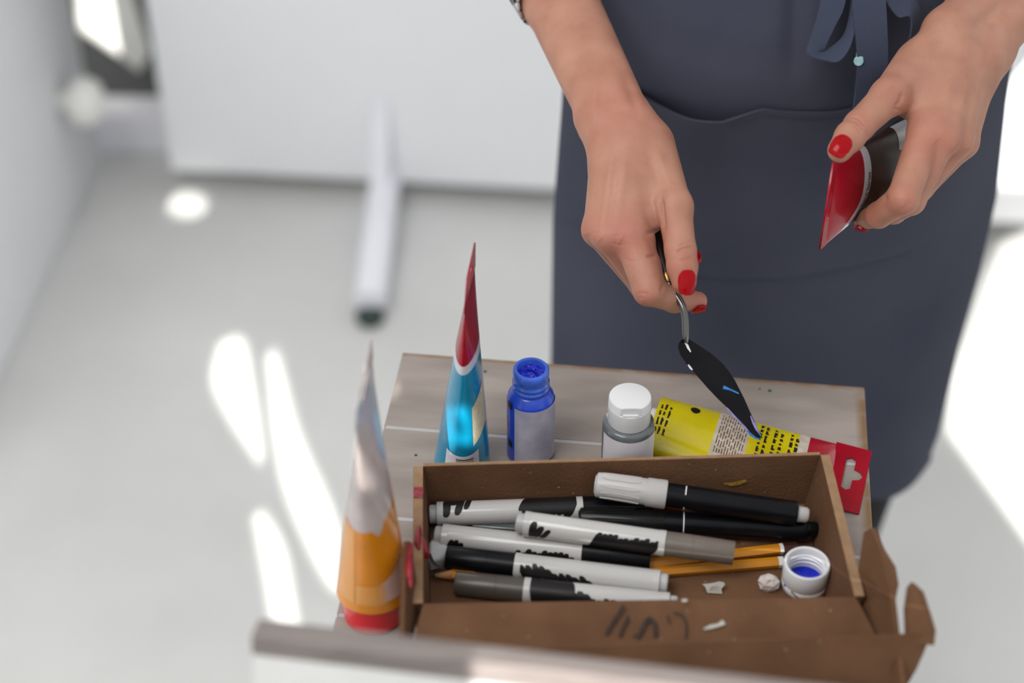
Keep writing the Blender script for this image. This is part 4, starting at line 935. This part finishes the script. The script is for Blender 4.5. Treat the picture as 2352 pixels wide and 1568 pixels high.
# left arm (right in the picture), holding the tube
LH = dict(
 arm=[((2180, 78, 1.256), (2385, -135, 1.335), .0180, .0235, .006), ((2248, 128, 1.258), (2432, -95, 1.338), .0176, .0235, .006),
      ((2385, -135, 1.335), (2590, -360, 1.42), .0235, .034, .006), ((2432, -95, 1.338), (2630, -330, 1.42), .0235, .034, .006),
      ((2292, 128, 1.268), (2288, 142, 1.268), .0100, .0095, .012)],
 palm=[((2180, 78, 1.256), (2165, 120, 1.250), .0180, .0180, .010), ((2248, 128, 1.258), (2238, 165, 1.256), .0176, .0165, .010),
       ((2168, 120, 1.248), (2128, 298, 1.212), .0175, .0120, .010), ((2195, 135, 1.246), (2166, 315, 1.208), .0170, .0116, .010),
       ((2222, 150, 1.252), (2198, 322, 1.222), .0160, .0108, .010), ((2244, 168, 1.266), (2213, 328, 1.246), .0142, .0098, .010),
       ((2110, 150, 1.246), (2042, 222, 1.211), .0180, .0125, .012), ((2120, 180, 1.240), (2085, 236, 1.226), .0150, .0085, .012), ((2180, 160, 1.268), (2165, 270, 1.245), .014, .010, .012)],
 fingers=[('index', [(2128, 298, 1.212), (2074, 456, 1.187), (2018, 494, 1.214), (1982, 506, 1.242)], [.0120, .0106, .0088, .0066]),
          ('middle', [(2164, 312, 1.209), (2092, 460, 1.211), (2052, 486, 1.232), (2022, 494, 1.245)], [.0112, .0099, .0084, .0066]),
          ('ring', [(2198, 322, 1.224), (2098, 450, 1.238), (2060, 474, 1.254), (2034, 482, 1.262)], [.0108, .0092, .0078, .0064]),
          ('little', [(2213, 328, 1.247), (2116, 436, 1.262), (2082, 454, 1.274), (2056, 460, 1.278)], [.0098, .0078, .0066, .0055]),
          ('thumb', [(2042, 222, 1.210), (1974, 288, 1.190), (1952, 314, 1.180), (1929, 345, 1.172)], [.0125, .0104, .0101, .0083])],
 relief=[([(1950, 276, 1.178), (1966, 278, 1.177), (1984, 298, 1.178)], -.0012, .0009), ([(1955, 288, 1.178), (1968, 292, 1.178), (1978, 306, 1.178)], -.0010, .0009), ([(1958, 268, 1.178), (1972, 272, 1.178), (1988, 288, 1.178)], -.0009, .0008), ([(1960, 298, 1.178), (1972, 306, 1.178)], -.0004, .0007),
         ([(2072, 214, 1.205), (2068, 232, 1.206), (2058, 244, 1.208)], -.0016, .0016), ([(2052, 250, 1.21), (2068, 252, 1.21)], -.0009, .0012), ([(2110, 378, 1.19), (2122, 370, 1.19), (2140, 372, 1.19)], -.0003, .0008), ([(2098, 360, 1.19), (2115, 372, 1.19)], -.0003, .0008), ([(2086, 474, 1.178), (2090, 466, 1.178), (2084, 456, 1.176)], -.0005, .0008), ([(2078, 480, 1.178), (2082, 470, 1.178), (2076, 460, 1.176)], -.0004, .0007), ([(2032, 444, 1.185), (2036, 462, 1.186)], -.0010, .0011),
         ([(2188, 170, 1.222), (2172, 240, 1.205), (2156, 306, 1.196)], .0008, .0032), ([(2222, 190, 1.228), (2206, 250, 1.215), (2196, 315, 1.208)], .0008, .0028), ([(2206, 190, 1.225), (2190, 250, 1.21), (2178, 310, 1.203)], -.0007, .0030), ([(2246, 200, 1.235), (2232, 270, 1.225), (2222, 320, 1.22)], .0006, .0022), ([(2150, 170, 1.222), (2135, 240, 1.205), (2125, 290, 1.2)], -.0006, .0035),
         ([(2148, 322, 1.196), (2150, 324, 1.196)], .0013, .0055), ([(2190, 333, 1.205), (2192, 335, 1.205)], .0010, .0045), ([(2222, 338, 1.22), (2223, 340, 1.22)], .0008, .004), ([(2210, 100, 1.24), (2180, 130, 1.235), (2165, 170, 1.225)], -.0006, .0030), ([(2076, 466, 1.178), (2078, 468, 1.178)], .0008, .004), ([(2040, 205, 1.2), (2042, 207, 1.2)], .0008, .005)],
 pink=[((2140, 330, 1.2), .018, .5), ((2080, 470, 1.178), .012, .45), ((2190, 335, 1.21), .014, .45), ((1975, 290, 1.178), .012, .35), ((1975, 515, 1.2), .012, .55), ((2060, 230, 1.205), .015, .35), ((1945, 330, 1.18), .01, .4)])
def grid_box(J, cut_py):
    P = []; 
    for k in ('arm', 'palm'):
        for a, b, r1, r2, kk in J[k]: P += [np.append(CC(*a), r1), np.append(CC(*b), r2)]
    for n_, pts, rads in J['fingers']: P += [np.append(CC(*p), r_) for p, r_ in zip(pts, rads)]
    P = np.array(P); lo = (P[:, :3] - P[:, 3:] - .004).min(0); hi = (P[:, :3] + P[:, 3:] + .004).max(0)
    top_ = CC(1176, cut_py, 1.36)[1]; hi[1] = min(hi[1], top_); return lo, hi
H_ = 0.0009
lo, hi = grid_box(RH, -170); v1, f1, p1 = build_arm(RH, lo, hi, H_)
lo, hi = grid_box(LH, -230); hi[0] = min(hi[0], CC(2545, 0, 1.35)[0]); v2, f2, p2 = build_arm(LH, lo, hi, H_)
# coarse core: upper arms, torso, neck (under the clothes)
CX = 0.222
ROOT = V(CX, 1.30, 0)
def wfield(cones, lo, hi, h):
    f = Field(lo, hi, h)
    for a, b, r1, r2, k in cones: f.cone(np.array(a), np.array(b), r1, r2, k)
    return f.mesh()
el_r = to_world([CC(1135, -330, 1.40)])[0]; el_l = to_world([CC(2610, -345, 1.42)])[0]
sh_r = (CX - .165, 1.36, 1.36); sh_l = (CX + .165, 1.36, 1.36)
torso = [((CX - .07, 1.33, 1.0), (CX - .08, 1.35, 1.28), .10, .095, .06), ((CX + .07, 1.33, 1.0), (CX + .08, 1.35, 1.28), .10, .095, .06),
         (sh_r, sh_l, .055, .055, .05), ((CX, 1.36, 1.36), (CX, 1.35, 1.47), .055, .05, .04)]
arms_core = [(sh_r, tuple(el_r), .050, .037, .03), (sh_l, tuple(el_l), .050, .037, .03)]
fr_ = to_world([CC(1284, 0, 1.322), CC(2408, -115, 1.337)])
fore_core = [(tuple(el_r), tuple(fr_[0] + (el_r - fr_[0]) * .2), .033, .020, .02), (tuple(el_l), tuple(fr_[1] + (el_l - fr_[1]) * .2), .033, .020, .02)]
v3, f3 = wfield(torso + arms_core + fore_core, (CX - .42, 1.0, .85), (CX + .48, 1.6, 1.55), .009)
VS = np.concatenate([v1, v2, v3]); FS = np.concatenate([f1, f2 + len(v1), f3 + len(v1) + len(v2)])
pk = np.concatenate([p1, p2, np.zeros(len(v3))])
def np_mesh(name, vs, fs):
    me = bpy.data.meshes.new(name); me.vertices.add(len(vs)); me.vertices.foreach_set('co', np.asarray(vs, np.float32).ravel())
    me.loops.add(len(fs) * 4); me.loops.foreach_set('vertex_index', np.asarray(fs, np.int32).ravel())
    me.polygons.add(len(fs)); me.polygons.foreach_set('loop_start', np.arange(0, len(fs) * 4, 4, dtype=np.int32)); me.polygons.foreach_set('loop_total', np.full(len(fs), 4, np.int32))
    me.update(calc_edges=True); me.validate(); me.shade_smooth(); return me
me = np_mesh('body', VS, FS)
at = me.attributes.new('pink', 'FLOAT', 'POINT'); at.data.foreach_set('value', pk.astype(np.float32))
person = thing('person', 'person in a navy apron standing behind the table with knife and tube in hand', 'person', tuple(ROOT))
body = obj('body', me, M['skin'], person)

# fingernails
from mathutils.bvhtree import BVHTree
BV = BVHTree.FromPolygons([Vector(v) for v in VS[:len(v1) + len(v2)]], [tuple(f) for f in FS[:len(f1) + len(f2)]])
def nail(px, py, d, tip_px, wd, ln, nx, curve=1.0, name='fingernail'):
    """nail centred at a pixel; tip_px gives the direction; nx tilts its face sideways"""
    c = PD(px, py, d); t = (PD(*tip_px) - c).normalized(); n = (CAM - c).normalized(); s_ = t.cross(n).normalized()
    n = (n + s_ * nx).normalized(); n = (n - t * n.dot(t)).normalized(); s_ = t.cross(n)
    NU, NV = 14, 16; H = []; XY = []
    for i in range(NV + 1):
        for j in range(NU + 1):
            u = 2 * j / NU - 1; v = 2 * i / NV - 1
            cr = .20 if v < 0 else .16
            XY.append((wd / 2 * u * (1 - cr * v ** 4), ln / 2 * v * (1 - (.22 if v < 0 else .14) * u ** 4)))
    hits = []
    for x, y in XY:
        ps = c + s_ * x + t * y; hit = BV.ray_cast(ps + n * .015, -n, .025)
        if hit[0] is not None: hits.append((x, y, (hit[0] - ps).dot(n)))
    hits = np.array(hits) if len(hits) > 12 else np.array([(x, y, 0.0) for x, y in XY]); md = np.median(hits[:, 2]); hits = hits[np.abs(hits[:, 2] - md) < .0022]
    Bs = lambda x, y: np.stack([np.ones_like(x), x, y, x * x, x * y, y * y], 1)
    co = np.linalg.lstsq(Bs(hits[:, 0] * 100, hits[:, 1] * 100), hits[:, 2], rcond=None)[0]
    X_ = np.array(XY); hh_ = np.maximum(Bs(X_[:, 0] * 100, X_[:, 1] * 100) @ co, md - .0030)
    g = [[c + s_ * float(X_[i * (NU + 1) + j, 0]) + t * float(X_[i * (NU + 1) + j, 1]) + n * float(hh_[i * (NU + 1) + j] + .0008) for j in range(NU + 1)] for i in range(NV + 1)]
    m = MB(); m.grid(g, -.0011)
    if (Vector(m.v[0]) - c).length > 1: pass
    o = obj(name, m, M['nail'], body, ang=70); return o
nail(1581, 648, 1.1715, (1583, 690, 1.171), .0108, .0162, -.55)
nail(1928, 342, 1.1665, (1910, 366, 1.1605), .0122, .0158, .15)
nail(1603, 705, 1.2125, (1618, 702, 1.216), .0085, .0098, 6.0)
nail(1596, 588, 1.240, (1600, 574, 1.240), .0075, .010, 3.5)
nail(1974, 514, 1.2385, (1958, 520, 1.245), .008, .010, -3.0)

# apron: rows follow the outline of the skirt, wrapped round the hips
rowsA = [(-220, 1.165), (-60, 1.150), (60, 1.140), (150, 1.136), (240, 1.138), (400, 1.148), (520, 1.155), (640, 1.160), (800, 1.162), (940, 1.160), (1040, 1.158), (1130, 1.156), (1215, 1.155)]
EDGE_L = ([-400, 0, 240, 500, 830, 1200], [1330, 1302, 1290, 1270, 1265, 1272])
EDGE_R = ([-400, 0, 120, 230, 450, 620, 800, 1000, 1040], [2372, 2345, 2331, 2312, 2290, 2252, 2202, 2156, 2140])
def apron_pt(u, v, lift=0.0):
    """u -0.25..1.25 across (outside 0..1 it turns round the hips), v 0..1 down; rows are level"""
    x = v * (len(rowsA) - 1); k = min(int(x), len(rowsA) - 2); t = x - k
    py, y0 = [a + (b - a) * t for a, b in zip(rowsA[k], rowsA[k + 1])]
    uc = max(0.0, min(1.0, u)); e = abs(2 * uc - 1); yc = y0 + .02
    rc = ray(1700, py); zr = CAM.z + rc.z * (yc / rc.y)
    y = y0 + .115 * e ** 2.6 + .006 * math.sin(uc * 9 + v * 3) * (1 - e) * sm(v, .1, .5) + (.004 * math.sin(uc * 21 + 1.5 * math.sin(v * 6))) * sm(v, .35, .9) * (1 - e)
    y += .004 * math.sin(uc * 5 + v * 11) * (1 - sm(v, .3, .5)) + .009 * math.exp(-((uc - .445 - .06 * v) / .013) ** 2) * (1 - sm(v, .16, .27))
    pe = 784.0 + F * math.tan(math.atan2(CAM.z - zr, y0 + .115) - PITCH)      # where this row meets the side edges in the picture
    l_ = float(np.interp(pe, *EDGE_L)); r_ = float(np.interp(pe, *EDGE_R)); dE = (V(0, y0 + .115, zr) - CAM).dot(FWD)
    p = V(((l_ + (r_ - l_) * uc) - 1176.0) / F * dE, y, zr)
    if lift: p = p + V((uc - .5) * .8, -1, 0.35).normalized() * lift
    o = u - uc
    if o: p = p + V(-.08 * o, abs(o) * .55, 0)
    return p
NUa, NVa = 84, 66
hem = lambda u: 1.0 - .07 * (1 - sm(u, .72, .96))
g = [[apron_pt(-.25 + 1.5 * i / NUa, (j / NVa) * hem(-.25 + 1.5 * i / NUa)) for i in range(NUa + 1)] for j in range(NVa + 1)]
apr = obj('apron', MB().grid([list(reversed(r_)) for r_ in g], .0012), M['apron'], person, ang=80)
# pocket panel laid on the front of the apron
vrow = lambda py: next((k + (py - rowsA[k][0]) / (rowsA[k + 1][0] - rowsA[k][0])) / (len(rowsA) - 1) for k in range(len(rowsA) - 1) if py <= rowsA[k + 1][0])
def edge_py(u):
    px = 1290 + (2315 - 1290) * u; return float(np.interp(px, [1290, 1480, 1560, 1620, 1660, 1700, 1740, 1850, 1960, 2100, 2315], [236, 245, 247, 241, 224, 208, 214, 222, 212, 214, 222]))
def bot_py(u): return 628 - 66 * u
g = []
for j in range(31):
    row = []
    for i in range(61):
        u = .015 + .97 * i / 60; v0 = vrow(edge_py(u)); v1_ = vrow(bot_py(u)); v = v0 + (v1_ - v0) * j / 30
        open_ = math.exp(-((u - .27) / .09) ** 2) * (1 - j / 30) ** 3 * .022
        row.append(apron_pt(u, v, .0032 + open_))
    g.append(row)
pk_ = obj('pocket', MB().grid([list(reversed(r_)) for r_ in g], .0016), M['apron'], apr, ang=80)
m = MB(); ribbon([apron_pt(.05 + .9 * i / 60, vrow(edge_py(.05 + .9 * i / 60) + 11), .0040 + math.exp(-((.05 + .9 * i / 60 - .27) / .09) ** 2) * .018) for i in range(61)], .0008, V(0, -.8, .6), .0003, m)
obj('pocket_stitching', m, M['thread'], pk_, smooth=False)
# waist tapes with a bow
def band(edges, name, th=.0012, n=40, mtl='strap'):
    L_ = spline([PD(*e[:3]) for e in edges], n); R_ = spline([PD(*e[3:]) for e in edges], n)
    return obj(name, MB().grid([[l_.lerp(r_, k / 4) for k in range(5)] for l_, r_ in zip(L_, R_)], th), M[mtl], apr, ang=70)
ta = 1.262
st = band([(1957, -80, ta, 2030, -80, ta), (1957, 0, ta, 2034, 0, ta), (1964, 80, ta + .004, 2038, 80, ta + .004), (1968, 150, ta + .012, 2038, 150, ta + .012), (1962, 220, ta + .022, 2020, 215, ta + .03), (1955, 280, ta + .028, 1975, 275, ta + .034)], 'tie_end')
for a, b, s_ in [(1973, 124, .0022), (1972, 140, .0036), (1974, 133, .0028)]:
    obj('paint_spot', MB().lathe([(0, s_), (.0004, s_ * .6)], PD(a, b, ta + .0088), (CAM - PD(a, b, ta)).normalized(), 9), M['teal_paint'], st)
band([(1893, -60, ta + .01, 1950, -60, ta), (1882, 20, ta + .012, 1940, 15, ta + .004), (1866, 75, ta + .014, 1918, 62, ta + .008), (1853, 116, ta + .014, 1896, 106, ta + .012), (1862, 130, ta + .01, 1893, 118, ta + .016), (1892, 140, ta + .006, 1908, 112, ta + .014), (1926, 143, ta + .004, 1938, 84, ta + .012), (1952, 112, ta + .004, 1952, 44, ta + .010), (1966, 60, ta + .006, 1960, -20, ta + .008)], 'bow_loop', n=56)
band([(2030, 0, ta + .004, 2040, -70, ta + .01), (2062, 40, ta + .004, 2080, -40, ta + .012), (2090, 42, ta + .004, 2106, 10, ta + .014), (2086, 96, ta + .012, 2112, 50, ta + .018), (2070, 130, ta + .02, 2098, 92, ta + .026)], 'bow_loop')
# shirt sleeves
def sleeve(a, b, c, ra0, rb0, tilt, name):
    P_ = spline([a, b, c], 14); m = MB(); rg = []; t0 = (P_[1] - P_[0]).normalized(); u0 = t0.orthogonal().normalized(); w0 = t0.cross(u0)
    for i, p in enumerate(P_):
        r_ = ra0 + (rb0 - ra0) * i / 13 + .0012 * math.sin(i * 1.7)
        rg.append([p + (u0 * math.cos(q) + w0 * math.sin(q)) * r_ * (1 + .03 * math.sin(3 * q + i)) + t0 * (tilt.dot(u0 * math.cos(q) + w0 * math.sin(q)) * (1 - i / 13)) for q in [2 * math.pi * k / 40 for k in range(40)]])
    inner = [[p.lerp(P_[0], .06) for p in rg[0]]]
    m.rings(inner + rg, True, False, False); return obj(name, m, M['check'], person, ang=70)
W = lambda q: Vector(q)
csl = PD(1266, -52, 1.33)
sleeve(csl, W(el_r).lerp(csl, .35), W(el_r) + V(0, 0, .01), .0345, .046, (PD(1170, 40, 1.33) - PD(1290, -40, 1.33)).normalized() * -.022, 'sleeve')
csl = PD(2424, -128, 1.340)
sleeve(csl, W(el_l).lerp(csl, .35), W(el_l) + V(0, 0, .01), .034, .046, V(0, 0, 0), 'sleeve')
v4, f4 = wfield([(a, b, r1 + .010, r2 + .010, k) for a, b, r1, r2, k in torso[:3] + arms_core], (CX - .45, .98, .85), (CX + .5, 1.62, 1.5), .009)
obj('shirt', np_mesh('shirt', v4, f4), M['check'], person)
# trousers and shoes
lgs = [((CX, 1.345, .90), (CX, 1.345, .86), .11, .115, .05), ((CX - .075, 1.33, .90), (CX - .085, 1.31, .48), .085, .058, .04), ((CX - .085, 1.31, .48), (CX - .09, 1.34, .07), .056, .042, .03),
       ((CX + .075, 1.33, .90), (CX + .132, 1.30, .48), .085, .060, .04), ((CX + .132, 1.30, .48), (CX + .11, 1.33, .07), .060, .045, .03)]
v5, f5 = wfield(lgs, (CX - .3, 1.15, .05), (CX + .3, 1.55, 1.12), .008); obj('trousers', np_mesh('trousers', v5, f5), M['trousers'], person)
for sx in (-.09, .11):
    v6, f6 = wfield([((CX + sx, 1.36, .045), (CX + sx, 1.20, .035), .042, .034, .03), ((CX + sx, 1.36, .045), (CX + sx, 1.345, .09), .04, .042, .03)], (CX + sx - .08, 1.12, 0.0005), (CX + sx + .08, 1.45, .16), .006)
    v6[:, 2] = np.maximum(v6[:, 2], .001); obj('shoe', np_mesh('shoe', v6, f6), M['shoe'], person)

# ------------------------------------------------------------------ canvas leaning against the front of the table
cv = thing('stretched_canvas', 'white stretched canvas with a pale wood edge leaning in the foreground', 'canvas', tuple(foot + ku * KL / 2 - V(0, 0, .008)))
AXc = (ku, kd, kf)
obj('face', MB().box(foot + ku * KL / 2 + kd * (Hc / 2 - .006) + kf * .0015, (KL - .002, Hc - .012, .003), AXc), M['gesso'], cv)
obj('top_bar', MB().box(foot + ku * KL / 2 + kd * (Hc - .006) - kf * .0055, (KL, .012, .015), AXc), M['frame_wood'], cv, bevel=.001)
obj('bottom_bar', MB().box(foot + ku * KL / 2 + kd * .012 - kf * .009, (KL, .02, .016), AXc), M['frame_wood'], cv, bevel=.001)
for q in (.01, KL - .01):
    obj('side_bar', MB().box(foot + ku * q + kd * (Hc / 2) - kf * .009, (.02, Hc - .046, .016), AXc), M['frame_wood'], cv, bevel=.001)
